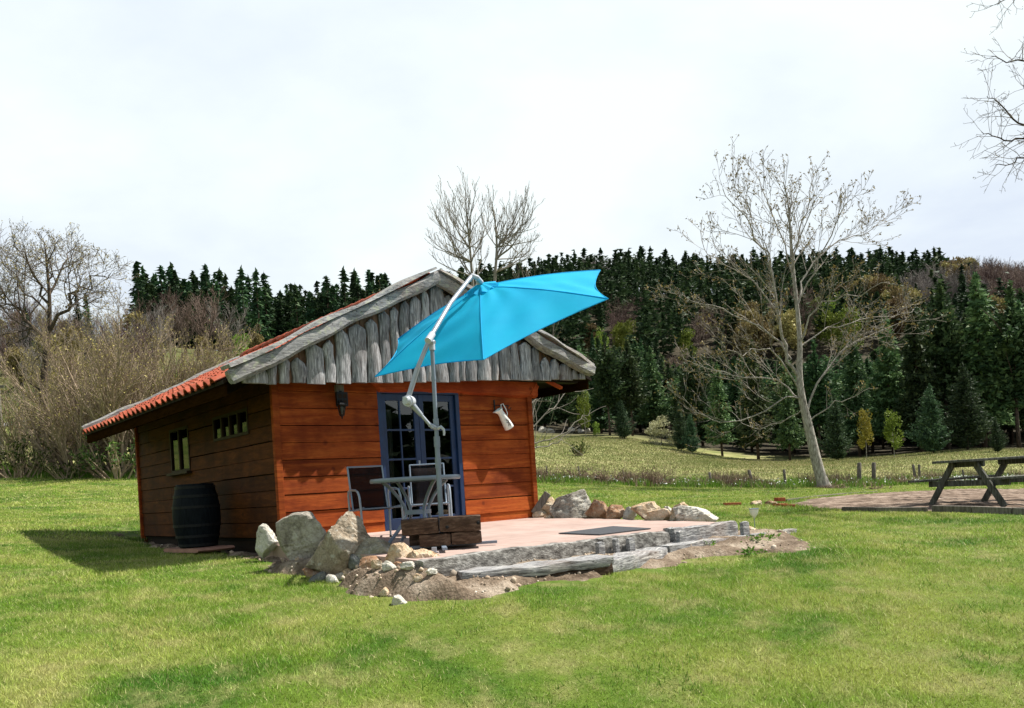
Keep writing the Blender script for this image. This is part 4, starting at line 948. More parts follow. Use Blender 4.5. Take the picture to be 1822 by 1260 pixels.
def make_chair(label, loc, rz):
    t = empty('garden_chair', loc, rz); tag(t, label, 'chair', 'grey armchairs with dark sling seats round the table')
    # local: faces +y, x across
    w = .235
    for s in (-1, 1):
        m = MB(); m.tube([(s * w, -.34, .96), (s * w, -.27, .66), (s * w, -.21, .42), (s * w, -.17, .385), (s * w, .0, .40), (s * w, .24, .42)], .0125, 8); m.build('side_rail', 'grey_metal', t, smooth=True)
        x_ = s * (w + .035)
        m = MB(); m.tube([(x_, -.25, .0), (x_, -.235, .35), (x_, -.255, .58), (x_, -.235, .635), (x_, -.17, .655), (x_, .06, .645), (x_, .15, .62), (x_, .20, .56), (x_, .235, .40), (x_, .27, .0)], .014, 8); m.build('leg_and_arm', 'light_metal', t, smooth=True)
        for y_ in (-.25, .27): mm = MB(); mm.tube([(x_, y_, 0), (x_, y_ * 1.0, .03)], .018, 8); mm.build('foot_cap', 'black', t)
    for a_, b_ in (((-w, -.34, .955), (w, -.34, .955)), ((-w - .03, .235, .405), (w + .03, .235, .405)), ((-w - .03, -.225, .39), (w + .03, -.225, .39))): m = MB(); m.tube([a_, b_], .011, 8); m.build('cross_bar', 'grey_metal', t, smooth=True)
    prof_ = [(-.335, .945), (-.30, .80), (-.262, .66), (-.235, .52), (-.205, .425), (-.165, .392), (-.05, .388), (.1, .395), (.235, .415)]
    m = MB(); m.grid([[(-w + .012 + (2 * w - .024) * k / 6, y_ , z_ - .014 * math.sin(math.pi * k / 6) * (1 if z_ < .43 else .3)) for k in range(7)] for y_, z_ in prof_]); m.build('sling', 'sling', t, smooth=True, solid=.004)
    return t
p = W(668, 900, 10.75); lx, ly = toL(p.x, p.y)
make_chair('grey armchair with see-through dark sling left of the round table', (p.x, p.y, patio_z(ly)), -math.radians(152))
p = W(765, 900, 11.4); lx, ly = toL(p.x, p.y)
make_chair('grey armchair behind the round table, in front of the blue door', (p.x, p.y, patio_z(ly)), -math.radians(172))

# slate mat
m = MB(); q = [patio_at(*p) + Vector((0, 0, .004)) for p in ((994, 950.5), (1067, 953), (1158, 942), (1091, 938))]
m.add([v for v in q] + [v + Vector((0, 0, .012)) for v in q], [(3, 2, 1, 0), (4, 5, 6, 7), (0, 1, 5, 4), (1, 2, 6, 5), (2, 3, 7, 6), (3, 0, 4, 7)]); tag(m.build('door_mat', 'mat'), 'flat dark grey mat lying on the pink terrace', 'mat')

# solar lamp
q = ground_at(1343, 938); sp_ = W(1343, 938, 12.2); sp_ = Vector((sp_.x, sp_.y, h1(sp_.x, sp_.y)))
sol = empty('garden_lamp', sp_); tag(sol, 'small white cup shaped garden lamp on a thin spike beside the terrace', 'lamp')
m = MB(); m.tube([(0, 0, -.02), (0, 0, .16)], .006, 8); m.build('spike', 'light_metal', sol)
m = MB(); m.lathe([(.006, .155), (.02, .17), (.045, .20), (.060, .24), (.068, .29), (.062, .29), (.054, .24), (.01, .18)], 24, cap=False); m.build('cup', 'white', sol, smooth=True)
m = MB(); m.lathe([(.001, .297), (.072, .297), (.072, .288), (.001, .288)], 24, cap=False); m.build('solar_cap', 'grey_metal', sol)

# ------------------------------------------------------------------ rocks
import bmesh
def rock_mesh(seed, sx, sy, sz, facets=13, noise=.075, sub=5):
    rg = np.random.default_rng(seed); bm = bmesh.new(); bmesh.ops.create_icosphere(bm, subdivisions=sub, radius=1)
    D = np.array([v.co[:] for v in bm.verts]); D /= np.linalg.norm(D, axis=1)[:, None]
    N = rg.normal(size=(facets, 3)); N /= np.linalg.norm(N, axis=1)[:, None]; h = rg.uniform(.58, .90, facets)
    dt = np.maximum(D @ N.T, 1e-3); r_ = np.minimum((h / dt).min(1), 1.32)
    for f, a in ((2.5, .9), (5, .5), (11, .33), (23, .22), (47, .12)):
        w = rg.normal(size=(4, 3)) * f; ph = rg.uniform(0, 6, 4); r_ = r_ + noise * a * np.sin(D @ w.T + ph).mean(1) * 1.6
    P = D * r_[:, None]; P = (P - (P.max(0) + P.min(0)) / 2) / ((P.max(0) - P.min(0)) / 2) * np.array([sx, sy, sz])
    for v, p in zip(bm.verts, P): v.co = p
    me = bpy.data.meshes.new('rock'); bm.to_mesh(me); bm.free(); me.polygons.foreach_set('use_smooth', [True] * len(me.polygons)); me.set_sharp_from_angle(angle=math.radians(17)); return me
def rock(px0, px1, py0, py1, depth, mat, label, seed, name='boulder', tilt=0, yaw=None, facets=11, noise=.05, group=None, cat='rock', dscale=.8):
    """sized from its outline at its own distance"""
    if 17 <= seed <= 28 and seed != 25: depth = ground_at((px0 + px1) / 2, py1 - 3).y - .15
    w = (px1 - px0) / FPX * depth; h = (py1 - py0) / FPX * depth
    me = rock_mesh(seed, w * .55, w * .52 * dscale, h * .55, facets + 3, noise + .02, 5 if w > .25 else 3); me.materials.append(M[mat]); o = bpy.data.objects.new(name, me)
    o.location = W((px0 + px1) / 2, (py0 + py1) / 2, depth); o.rotation_euler = (0, tilt, random.Random(seed).uniform(-.3, .3) if yaw is None else yaw)
    if (17 <= seed <= 28 and seed != 25) or seed >= 160:                                     # bedded in the bank
        a_, b_ = toL(o.location.x, o.location.y); gz = max(h1(o.location.x, o.location.y), float(soil_z(np.array([a_]), np.array([b_]))[0])); o.location.z = gz + h * .26
    link(o); tag(o, label, cat, group); return o
rock(456, 497, 936, 992, 10.55, 'rock_pale', 'pale upright stone beside the corner post of the cabin', 11, tilt=.25)
rock(498, 584, 915, 1014, 9.75, 'rock_grey', 'big two-toned grey boulder, left one of the two largest', 12, facets=9, yaw=.3)
rock(560, 646, 914, 1022, 9.05, 'rock_tan', 'big pointed grey brown boulder, right one of the two largest', 25, tilt=.35, facets=8, noise=.04)
rock(627, 702, 958, 1008, 9.0, 'rock_mossy', 'mossy olive brown boulder right of the pointed grey boulder', 14)
rock(674, 742, 968, 1032, 8.45, 'rock_beige', 'upright beige stone at the near corner of the terrace', 15, tilt=-.3, facets=8)
rock(724, 782, 978, 1016, 8.3, 'rock_beige', 'low beige stone lying against the terrace corner', 16)
rock(618, 656, 1002, 1030, 8.75, 'rock_dark', 'dark bluish angular stone below the mossy boulder', 17, facets=7)
rock(645, 686, 1010, 1037, 8.35, 'rock_brown', 'brownish stone in front of the mossy boulder', 18)
rock(540, 574, 1004, 1028, 9.0, 'rock_brown', 'small brown stone wedged below the two big grey boulders', 19)
rock(548, 582, 1012, 1034, 8.8, 'rock_dark', 'small dark grey stone at the foot of the pointed boulder', 20)
rock(590, 616, 1014, 1032, 8.7, 'rock_grey', 'small grey stone in the grass below the pointed boulder', 21)
rock(608, 632, 1014, 1031, 8.65, 'rock_beige', 'small beige stone left of the dark bluish stone', 22)
rock(690, 722, 1012, 1034, 8.1, 'rock_beige', 'orange beige stone at the foot of the upright beige stone', 23)
rock(655, 680, 999, 1016, 8.65, 'rock_brown', 'small reddish stone squeezed beneath the mossy boulder', 24)
rock(714, 738, 1005, 1024, 8.2, 'rock_beige', 'pointed beige chip right of the upright beige stone', 26)
rock(697, 724, 1052, 1072, 7.5, 'rock_pale', 'pale stone lying on the gravel bank near the lawn', 27)
rock(716, 742, 1036, 1052, 7.9, 'rock_pale', 'whitish stone half way up the gravel bank', 28)
for i, (a, b_, c, d_, mt, lab) in enumerate(((742, 760, 1002, 1016, 'rock_beige', 'tan chip right below the low beige stone at the terrace corner'), (664, 684, 1026, 1042, 'rock_beige', 'tan chip below the brownish stone'), (684, 706, 1030, 1048, 'rock_pale', 'pale chip below the orange beige stone'), (736, 754, 1018, 1032, 'rock_beige', 'small tan stone on top of the gravel bank'),
        (757, 772, 1024, 1036, 'rock_brown', 'small brown stone on the gravel bank near the grey peg'), (704, 718, 1034, 1045, 'rock_brown', 'tiny brown stone between the pale chips'), (738, 752, 1044, 1056, 'rock_beige', 'tan pebble stone low on the gravel bank'), (676, 690, 1046, 1058, 'rock_beige', 'tan stone at the left foot of the gravel bank'), (762, 778, 1044, 1055, 'rock_pale', 'pale stone low on the bank before the grey peg'), (580, 600, 1020, 1036, 'rock_pale', 'pale stone half in the grass below the pointed boulder'))):
    g = ground_at((a + b_) / 2, d_ - 2); rock(a - 2, b_ + 2, c - 2, d_ + 1, g.y - .15, mt, lab, 160 + i, name='rubble_stone')
for (x0_, x1_, d_, h_, mt, lab, sd) in ((752, 768, 8.1, 22, 'oldsleeper', 'dark square block beside the grey peg at the terrace corner', 1), (775, 793, 8.05, 30, 'post', 'grey tilted wooden peg at the near terrace corner', 2)):
    p = W((x0_ + x1_) / 2, 1016, d_); w = (x1_ - x0_) / FPX * d_
    o = rough_block('corner_peg', -w / 2, w / 2, -.05, .05, -.12, h_ / FPX * d_ * .55, mt, None, sd, .004, .03); o.location = p; o.rotation_euler = (0, .1 * (1 if sd == 2 else -1), TH); tag(o, lab, 'wooden peg')
RR_ = [(925, 950, 908, 924, 'rock_brown', 'dark reddish stone next to the right foot of the cabin'), (948, 972, 903, 922, 'rock_beige', 'beige stone leaning below the split log'), (960, 986, 884, 914, 'rock_beige', 'tall pale beige stone just left of the big round boulder'),
       (968, 984, 914, 925, 'rock_beige', 'small flat beige stone at the left end of the rock row'), (981, 1058, 876, 927, 'rock_grey', 'big round speckled grey boulder in the row right of the cabin'),
       (1042, 1086, 890, 926, 'rock_brown', 'brown angular boulder right of the round speckled one'), (1078, 1116, 899, 926, 'rock_brown', 'lower brown beige stone right of the brown angular boulder'),
       (1108, 1132, 902, 926, 'rock_pale', 'small pale stone between brown and orange stones'), (1127, 1176, 895, 924, 'rock_beige', 'orange beige stone in the middle of the rock row'),
       (1151, 1194, 906, 930, 'rock_beige', 'orange rounded stone standing in front of the middle of the rock row'), (1178, 1200, 901, 920, 'rock_pale', 'small pale stone behind the orange rounded one'),
       (1192, 1226, 895, 925, 'rock_beige', 'upright beige stone left of the last wide stone'), (1196, 1274, 899, 930, 'rock_pale', 'wide flat pale stone at the right end of the rock row'), (1325, 1345, 935, 947, 'rock_beige', 'small stone at the foot of the cup shaped lamp')]
for i, (a, b_, c, d_, mt, lab) in enumerate(RR_):
    p = patio_at((a + b_) / 2, d_ - 2); s_ = (a - 925) / 350
    dd = 14.2 - 2.9 * min(max(s_, 0), 1) + (.15 if i in (2, 10, 7) else 0) - (.15 if i in (3, 9) else 0)
    if i == 13: dd = 11.9
    rock(a, b_, c, d_ + 3, dd, mt, lab, 40 + i, facets=10, tilt=random.Random(i).uniform(-.2, .2))
p = W(962, 900, 14.0); m = MB(); q0, q1 = W(950, 914, 14.0), W(975, 877, 14.0); m.bar(q0, q1, .12, .07, (0, 1, 0)); tag(m.build('split_log', 'post', bevel=.01), 'split log leaning on stones at the right foot of the cabin', 'log')
# field stones at the far side of the meadow
for i, (a, b_, c, d_) in enumerate(((958, 972, 760, 769), (972, 986, 763, 770), (1010, 1024, 761, 770), (1028, 1040, 764, 770), (1042, 1050, 763, 769), (936, 950, 762, 770))):
    g = ground_at((a + b_) / 2, 770) ; dd = g.y if g else 98
    rock(a, b_, c - 1, d_ + 2, dd, 'rock_pale', 'pale field stone in the low row below the wood beyond the meadow', 70 + i, group='field stones below the wood', name='field_stone')
# bricks beside the gravel pad
for i, (x_, y_, w, rz, lab) in enumerate(((1303, 900, .34, .1, 'flat red tile lying alone on the lawn left of the gravel pad'), (1388, 902, .26, .5, 'red brick lying at the left tip of the gravel pad'), (1402, 903, .26, -.2, 'dark red brick closest to the gravel pad'), (1388, 897, .18, .2, 'small red brick stacked on another brick'))):
    g = ground_at(x_, y_); m = MB(i); m.box(-w / 2, w / 2, -.07, .07, -.01, .06, jit=.006); o = m.build('brick', 'brick', bevel=.006); o.location = (g.x, g.y, h1(g.x, g.y) + (.07 if i == 3 else 0)); o.rotation_euler = (0, .05, rz); tag(o, lab, 'brick')
for i, (x_, y_) in enumerate(((1345, 900), (1372, 900))):
    g = ground_at(x_, y_); rock(x_ - 10, x_ + 10, y_ - 9, y_ + 1, g.y, 'rock_brown' if i else 'rock_beige', 'reddish stone among the bricks by the gravel pad' if i else 'beige stone between the lone tile and the bricks', 90 + i)

# ------------------------------------------------------------------ picnic table, pad edging
pt_ = Vector((7.42, 14.15, 0)); pz = h1(pt_.x, pt_.y) + .03
pic = empty('picnic_table', (pt_.x, pt_.y, pz), math.radians(-68)); tag(pic, 'weathered dark picnic table with attached benches on the gravel pad', 'picnic table')
TL = 2.0
m = MB(3)
for i in range(6): y0_ = -.36 * 1 + i * .122
# local: x across the table (legs spread), y along the table away from the camera
for i in range(6): x0_ = -.37 + i * .124; m.box(x0_, x0_ + .115, 0, TL, .735, .775, jit=.003)
m.build('tabletop', 'picnic', pic, bevel=.004)
for s in (-1, 1):
    m = MB(5)
    for k in range(2): x0_ = s * .78 + (k - 1) * .128; m.box(x0_, x0_ + .12, .0, TL, .42, .46, jit=.003)
    m.build('bench', 'picnic', pic, bevel=.004)
    for y_ in (.30, TL - .38):
        m = MB(int(y_ * 10)); m.bar((s * .72, y_, -.03), (s * .20, y_, .735), .10, .045, (0, 1, 0)); m.build('leg', 'picnic', pic, bevel=.003)
for y_ in (.35, TL - .43):
    m = MB(7); m.box(-.78, .78, y_, y_ + .045, .32, .42); m.build('cross_beam', 'picnic', pic, bevel=.003)
    m = MB(8); m.box(-.34, .34, y_ - .005, y_ + .04, .645, .733); m.build('top_cleat', 'picnic', pic, bevel=.003)
def edging(name, pts, label, w=.09, h=.07):
    P = [ground_at(*p) for p in pts]; m = MB(1)
    for i in range(len(P) - 1):
        a, b_ = P[i], P[i + 1]; a = Vector((a.x, a.y, h1(a.x, a.y) + h / 2 - .01)); b_ = Vector((b_.x, b_.y, h1(b_.x, b_.y) + h / 2 - .01)); m.bar(a, b_, w, h + .03)
    tag(m.build(name, 'post', bevel=.008), label, 'edging')
edging('timber_edging', [(1500, 910), (1560, 911), (1600, 911), (1650, 911)], 'weathered grey board edging the front of the gravel pad left of the table')
edging('timber_edging', [(1660, 911), (1730, 913), (1800, 916), (1860, 918)], 'dark log edging the gravel pad in front of the picnic table', .12, .1)
edging('timber_edging', [(1400, 893), (1450, 886), (1500, 881), (1560, 877)], 'low board edging the rear left side of the gravel pad', .06, .05)

# ------------------------------------------------------------------ branching plants
def tubes_np(polys, sides, mat, name, parent=None):
    """polys: list of (list of Vector-like, list of radii)"""
    if not polys: return None
    Vs, Fs, R_, base = [], [], [], 0
    by = {}
    for p, r_ in polys: by.setdefault(len(p), []).append((p, r_))
    for n, lst in by.items():
        P = np.array([[tuple(q) for q in p] for p, _ in lst], float); Rr = np.array([r_ for _, r_ in lst], float); m_ = len(lst)
        D = np.empty_like(P); D[:, 1:-1] = P[:, 2:] - P[:, :-2]; D[:, 0] = P[:, 1] - P[:, 0]; D[:, -1] = P[:, -1] - P[:, -2]; D /= np.linalg.norm(D, axis=2, keepdims=True) + 1e-9
        md = D.mean(1); ref = np.where((np.abs(md[:, :1]) < .75), [[1., 0, 0]], [[0, 1., 0]])[:, None, :]
        U_ = np.cross(D, ref); U_ /= np.linalg.norm(U_, axis=2, keepdims=True) + 1e-9; X_ = np.cross(D, U_)
        an = np.arange(sides) * 2 * math.pi / sides
        V = P[:, :, None, :] + Rr[:, :, None, None] * (np.cos(an)[None, None, :, None] * U_[:, :, None, :] + np.sin(an)[None, None, :, None] * X_[:, :, None, :])
        idx = base + np.arange(m_ * n * sides).reshape(m_, n, sides); a = idx[:, :-1]; b_ = idx[:, 1:]
        F = np.stack([a, np.roll(a, -1, 2), np.roll(b_, -1, 2), b_], -1).reshape(-1, 4); Vs.append(V.reshape(-1, 3)); Fs.append(F)
        R_.append(np.repeat(np.random.default_rng(n).uniform(0, 1, m_), (n - 1) * sides)); base += V.size // 3
    return npmesh(name, np.concatenate(Vs), np.concatenate(Fs), mat, parent, np.concatenate(R_), True)
class Grow:
    def __init__(s, seed): s.rg = random.Random(seed); s.thick = []; s.thin = []; s.tips = []
    def stem(s, p, d, ln, r0, r1, n, wig, up=0.0):
        pts = [Vector(p)]; d = Vector(d).normalized(); rs = [r0]; g = s.rg
        for i in range(1, n + 1):
            d = (d + Vector((g.gauss(0, wig), g.gauss(0, wig), g.gauss(0, wig) + up))).normalized()
            pts.append(pts[-1] + d * ln / n); rs.append(r0 + (r1 - r0) * i / n)
        return pts, rs, d
    def put(s, pts, rs): (s.thick if rs[0] > .022 else s.thin).append((pts, rs))
    def twigs(s, pts, rs, lvl, o):
        """side shoots along a drawn limb"""
        g = s.rg; ln = sum((pts[i + 1] - pts[i]).length for i in range(len(pts) - 1)); nb = max(2, int(ln * o['dens'][min(lvl, len(o['dens']) - 1)]))
        for q in range(nb):
            t = o.get('t0', .2) + (1 - o.get('t0', .2)) * (q + g.random()) / nb; f = t * (len(pts) - 1); i = min(int(f), len(pts) - 2); p = pts[i].lerp(pts[i + 1], f - i); r_ = rs[i] + (rs[i + 1] - rs[i]) * (f - i)
            d = (pts[i + 1] - pts[i]).normalized(); ax_ = d.orthogonal().normalized(); ax_.rotate(Matrix.Rotation(g.uniform(0, 6.283), 3, d)); a = g.uniform(*o['ang'])
            nd = (d * math.cos(a) + ax_ * math.sin(a)).normalized(); nd = (nd + Vector((0, 0, o['lift']))).normalized()
            l2 = min(ln * g.uniform(*o['ratio']) * (1.15 - .7 * t), o.get('maxl', 9)); r2 = max(o['rmin'], r_ * o.get('rr', .6))
            s.branch(p, nd, l2, r2, lvl + 1, o)
    def branch(s, p, d, ln, r0, lvl, o):
        n = 5 if lvl <= 2 else (4 if lvl == 3 else 3); rm = o['rmin']
        pts, rs, d = s.stem(p, d, ln, max(r0, rm), max(r0 * .35, rm * .7), n, o['wig'], o['up'])
        s.put(pts, rs)
        if lvl >= o['levels'] or ln < .16: s.tips.append((pts[-1], d)); return
        s.twigs(pts, rs, lvl, o)
    def finish(s, root, tm, wm, leaf=None, leafn=3, leafsz=.08, sides=7, leafname='foliage'):
        tubes_np(s.thick, sides, M[tm], 'trunk', root); tubes_np(s.thin, 3, M[wm], 'crown', root)
        if leaf: leaf_cluster(s.tips, leaf, leafn, leafsz, root, leafname, s.rg.randrange(999))
def tri_cloud(C_, sz, seed, aspect=1.0, up=None, spread=None):
    """one triangle per centre"""
    rg = np.random.default_rng(seed); n = len(C_); A = rg.normal(size=(n, 3)); B = rg.normal(size=(n, 3))
    if up is not None: A = A * .45 + np.array(up)
    A /= np.linalg.norm(A, axis=1)[:, None]; B = B - (B * A).sum(1)[:, None] * A; B /= np.linalg.norm(B, axis=1)[:, None] + 1e-9
    s_ = (np.asarray(sz) * rg.uniform(.6, 1.4, n))[:, None]
    V = np.stack([C_ - A * s_ * .5 - B * s_ * .5 * aspect, C_ - A * s_ * .3 + B * s_ * .5 * aspect, C_ + A * s_ * .8], 1).reshape(-1, 3)
    return V, np.arange(n * 3).reshape(-1, 3)
def leaf_cluster(tips, mat, n, sz, root, name, seed):
    rg = np.random.default_rng(seed); P = np.array([tuple(t[0]) for t in tips])
    if not len(P): return
    C_ = np.repeat(P, n, 0) + rg.normal(size=(len(P) * n, 3)) * sz * .6
    V, F = tri_cloud(C_, np.full(len(C_), sz), seed, .7); npmesh(name, V, F, M[mat], root, rg.uniform(0, 1, len(F)))
def treeroot(name, px, py_base, depth, label, cat='tree', group=None, z=None):
    p = W(px, py_base, depth); zz_ = h1(p.x, p.y) if z is None else z
    o = empty(name, (p.x, p.y, zz_)); tag(o, label, cat, group); return o
def drawn(gr, root, pxs, depth, r0, r1, dy=0, rg=None, jit=0):
    if depth == 37.5: pxs = [(a, b_ if b_ > 470 else 470 - (470 - b_) * .84) for a, b_ in pxs]
    """limb through points of the picture, set out in depth around its own tree"""
    n = len(pxs); pts = []
    for i, (a, b_) in enumerate(pxs): pts.append(W(a, b_, depth + dy * i / max(1, n - 1)) - root.location)
    # round the corners
    out = []
    for i in range(n - 1):
        p0, p1, p2, p3 = pts[max(i - 1, 0)], pts[i], pts[i + 1], pts[min(i + 2, n - 1)]
        for k in range(3):
            t = k / 3; out.append(.5 * ((2 * p1) + (-p0 + p2) * t + (2 * p0 - 5 * p1 + 4 * p2 - p3) * t * t + (-p0 + 3 * p1 - 3 * p2 + p3) * t ** 3))
    out.append(pts[-1]); m_ = len(out)
    if jit: out = [out[0]] + [q + Vector((gr.rg.gauss(0, jit), gr.rg.gauss(0, jit), gr.rg.gauss(0, jit))) for q in out[1:]]
    rs = [r0 + (r1 - r0) * (i / (m_ - 1)) ** .8 for i in range(m_)]
    gr.thick.append((out, rs)); return out, rs

# the big bare tree at the meadow's edge
D = 37.5
T1 = treeroot('bare_tree', 1466, 866, D, 'tall leaning pale barked tree with bare spreading branches and first buds at the fence')
G_ = Grow(5); tr, trr = drawn(G_, T1, [(1468, 872), (1455, 830), (1443, 780), (1434, 740), (1426, 704), (1422, 660), (1423, 612), (1418, 545), (1410, 470), (1406, 400), (1402, 340), (1394, 296)], D, .36, .03, 0)
for i in range(len(trr)): trr[i] = .25 * (1 - i / len(trr)) ** 1.25 + .018 + (.10 if i == 0 else .03 if i == 1 else 0)
O = dict(dens=(.9, 2.1, 3.1, 3.8, 4), ang=(.4, .95), lift=.26, ratio=(.30, .55), rmin=.0095, wig=.13, up=.05, levels=4, maxl=2.5, t0=.2, rr=.5)
limbs = [([(1421, 672), (1397, 618), (1388, 564), (1376, 499), (1360, 445), (1340, 400), (1312, 350), (1285, 318)], -2, .13), ([(1418, 545), (1430, 499), (1462, 445), (1505, 418), (1540, 400), (1575, 380)], 2, .08),
         ([(1423, 612), (1441, 564), (1484, 531), (1538, 521), (1581, 500)], -2, .08), ([(1436, 735), (1468, 661), (1505, 618), (1560, 590), (1610, 570)], 1.5, .09), ([(1408, 640), (1376, 596), (1338, 575), (1284, 548), (1230, 531), (1187, 515)], 1.5, .08),
         ([(1420, 690), (1392, 639), (1354, 620), (1310, 628), (1265, 600)], -2.5, .07), ([(1427, 710), (1397, 708), (1338, 742), (1284, 753), (1240, 735), (1212, 700)], -1.5, .07), ([(1426, 712), (1380, 675), (1320, 672), (1270, 660), (1215, 640)], 2.5, .07),
         ([(1410, 470), (1424, 402), (1437, 337), (1449, 275)], 1, .07), ([(1412, 500), (1395, 430), (1372, 360), (1352, 300), (1345, 285)], 1.5, .06), ([(1416, 540), (1450, 480), (1475, 410), (1500, 350), (1512, 320)], -1.5, .07),
         ([(1440, 750), (1475, 722), (1510, 710), (1545, 690)], -1, .05), ([(1389, 564), (1350, 510), (1310, 480), (1262, 450), (1250, 400)], 2, .06), ([(1421, 620), (1470, 585), (1530, 570), (1590, 560), (1625, 550)], 2.5, .06), ([(1430, 725), (1390, 755), (1340, 760), (1300, 735)], 2, .05)]
for pl, dy, r0 in limbs:
    pt, rs = drawn(G_, T1, pl, D, r0 * .62, .012, dy, jit=.06); G_.twigs(pt, rs, 1, O)
G_.twigs(tr[20:], trr[20:], 1, O)
G_.finish(T1, 'bark_pale', 'twig_pale', 'bud', 2, .085)

# big dark-limbed tree at the left edge
D = 44
T2 = treeroot('bare_tree', 80, 815, D, 'large gnarled bare tree with dark forked trunk at the left edge of the lawn')
G_ = Grow(8); tr, trr = drawn(G_, T2, [(76, 825), (78, 740), (78, 677), (83, 624), (87, 586), (88, 532), (84, 479), (80, 440)], D, .30, .03)
O = dict(dens=(1.0, 2.8, 4.2, 5.0, 4), ang=(.45, 1.1), lift=.14, ratio=(.38, .62), rmin=.010, wig=.20, up=.02, levels=4, maxl=3.6, t0=.2, rr=.5)
for pl, dy, r0 in (([(80, 625), (62, 585), (23, 544), (0, 529), (-30, 500)], 1.5, .20), ([(86, 590), (118, 548), (137, 517), (168, 498), (200, 485)], -1.5, .18), ([(88, 532), (105, 487), (122, 449), (140, 430)], 2, .12), ([(86, 540), (60, 490), (40, 450), (25, 430)], -2, .12),
                   ([(78, 700), (50, 680), (20, 690), (-15, 700)], -1, .10), ([(82, 640), (110, 610), (125, 600), (150, 590)], 2, .08), ([(85, 560), (50, 520), (15, 480), (0, 465)], 2.5, .09), ([(84, 500), (90, 460), (105, 430)], -1, .07), ([(118, 548), (150, 540), (185, 520)], -2, .07), ([(60, 583), (40, 600), (5, 610)], 1, .08)):
    pt, rs = drawn(G_, T2, pl, D, r0 * .62, .016, dy, jit=.12); G_.twigs(pt, rs, 1, O)
G_.twigs(tr[14:], trr[14:], 1, O)
G_.finish(T2, 'bark_grey', 'twig_grey', 'bud', 1, .08)

# slender upright trees behind the cabin
def poplar(px, pyb, depth, h, label, seed, stems=1, dens=1.0, mats=('twig_grey', 'twig_grey')):
    T = treeroot('bare_tree', px, pyb, depth, label); g = Grow(seed)
    O = dict(dens=(2.6 * dens, 2.8 * dens, 3.0 * dens, 3), ang=(.35, .8), lift=.35, ratio=(.34, .56), rmin=.0095, wig=.06, up=.10, levels=3, maxl=4.2, t0=.30, rr=.55)
    for k in range(stems):
        d = Vector((g.rg.gauss(0, .1) + (k - (stems - 1) / 2) * .22, g.rg.gauss(0, .1), 1)); p, r_, _ = g.stem((0, 0, -.1), d, h * .93 * g.rg.uniform(.88, 1.0), .085 / math.sqrt(stems), .010, 12, .035, .03); g.thick.append((p, r_)); g.twigs(p, r_, 1, O)
    g.finish(T, mats[0], mats[1], 'bud', 1, .05)
def fan(px, pyb, depth, trunk, ends, label, seed):
    T = treeroot('bare_tree', px, pyb, depth, label); g = Grow(seed); O = dict(dens=(1.5, 3.6, 4.4, 4.2), ang=(.3, .75), lift=.35, ratio=(.32, .55), rmin=.0088, wig=.07, up=.10, levels=3, maxl=2.6, t0=.15, rr=.55)
    tr, trr = drawn(g, T, trunk, depth, .13, .010); g.twigs(tr[len(tr) // 2:], trr[len(tr) // 2:], 1, O)
    cx_ = sum(e[0] for e in ends) / len(ends)
    ends = ends + [(cx_ + g.rg.uniform(-1, 1) * (62 if seed == 21 else 42), g.rg.uniform(350, 470), g.rg.uniform(.45, .7)) for _ in range(16)]
    for k, (ex, ey, f) in enumerate(ends):
        i = int(f * (len(tr) - 1)); p = tr[i]; e = W(ex, ey, depth + g.rg.uniform(-1.3, 1.3)) - T.location; pts = []
        for q in range(8): u = q / 7; c = p.lerp(e, u); c += (Vector((e.x - p.x, e.y - p.y, 0))) * .16 * math.sin(u * math.pi); pts.append(c + Vector((g.rg.gauss(0, .04), g.rg.gauss(0, .04), 0)))
        rs = [max(.009, trr[i] * .35 * (1 - q / 7) + .009) for q in range(8)]; g.thick.append((pts, rs)); g.twigs(pts, rs, 1, O)
    g.finish(T, 'twig_pale', 'twig_pale', 'bud', 1, .04)
fan(846, 850, 38, [(850, 860), (845, 600), (842, 520), (836, 440), (830, 380), (828, 325)], [(762, 420, .55), (772, 380, .6), (788, 352, .65), (806, 340, .7), (848, 326, .75), (862, 352, .7), (768, 455, .5), (875, 400, .6), (800, 375, .6), (815, 335, .8), (780, 405, .55), (860, 420, .55)], 'tallest bare tree, its rounded fan of twigs rising behind the cabin ridge', 21)
fan(885, 850, 37, [(884, 860), (882, 600), (880, 510), (884, 440), (880, 390), (873, 352)], [(905, 355, .65), (925, 365, .6), (938, 395, .55), (950, 430, .5), (915, 400, .6), (893, 370, .7), (860, 390, .6), (932, 440, .5)], 'second rounded bare tree right of the tallest one, behind the parasol', 22)
poplar(925, 852, 39, 9.6, 'bare upright tree at the right end of the group behind the parasol', 23, 1, 1.1)
poplar(790, 850, 40, 8.4, 'lower bare tree between the ridge and the tallest slender tree', 24, 2)
poplar(735, 850, 40, 8.6, 'thin bare tree showing just left of the cabin ridge', 25, 2, .8)
poplar(690, 850, 41, 7.6, 'faint thin bare tree above the cabin roof, leftmost of that group', 26, 2, .7)
# bare sprays right of the cabin
T = treeroot('bare_shrub', 925, 850, 24, 'bare grey shrub reaching out from behind the right side of the cabin', 'shrub'); g = Grow(31)
O = dict(dens=(1.5, 2.2, 2.4, 3), ang=(.4, .9), lift=.05, ratio=(.3, .5), rmin=.009, wig=.14, up=.02, levels=3, maxl=1.6, t0=.3, rr=.6)
for pl in ([(925, 850), (935, 780), (960, 745), (985, 725), (1010, 700), (1030, 690)], [(925, 850), (935, 800), (965, 785), (1000, 775), (1030, 745), (1050, 730)], [(925, 840), (930, 740), (950, 712), (975, 690)], [(930, 830), (950, 800), (985, 790), (1010, 770)]):
    pt, rs = drawn(g, T, pl, 24, .03, .010, 1, jit=.03); g.twigs(pt, rs, 2, O)
g.finish(T, 'twig_pale', 'twig_pale')
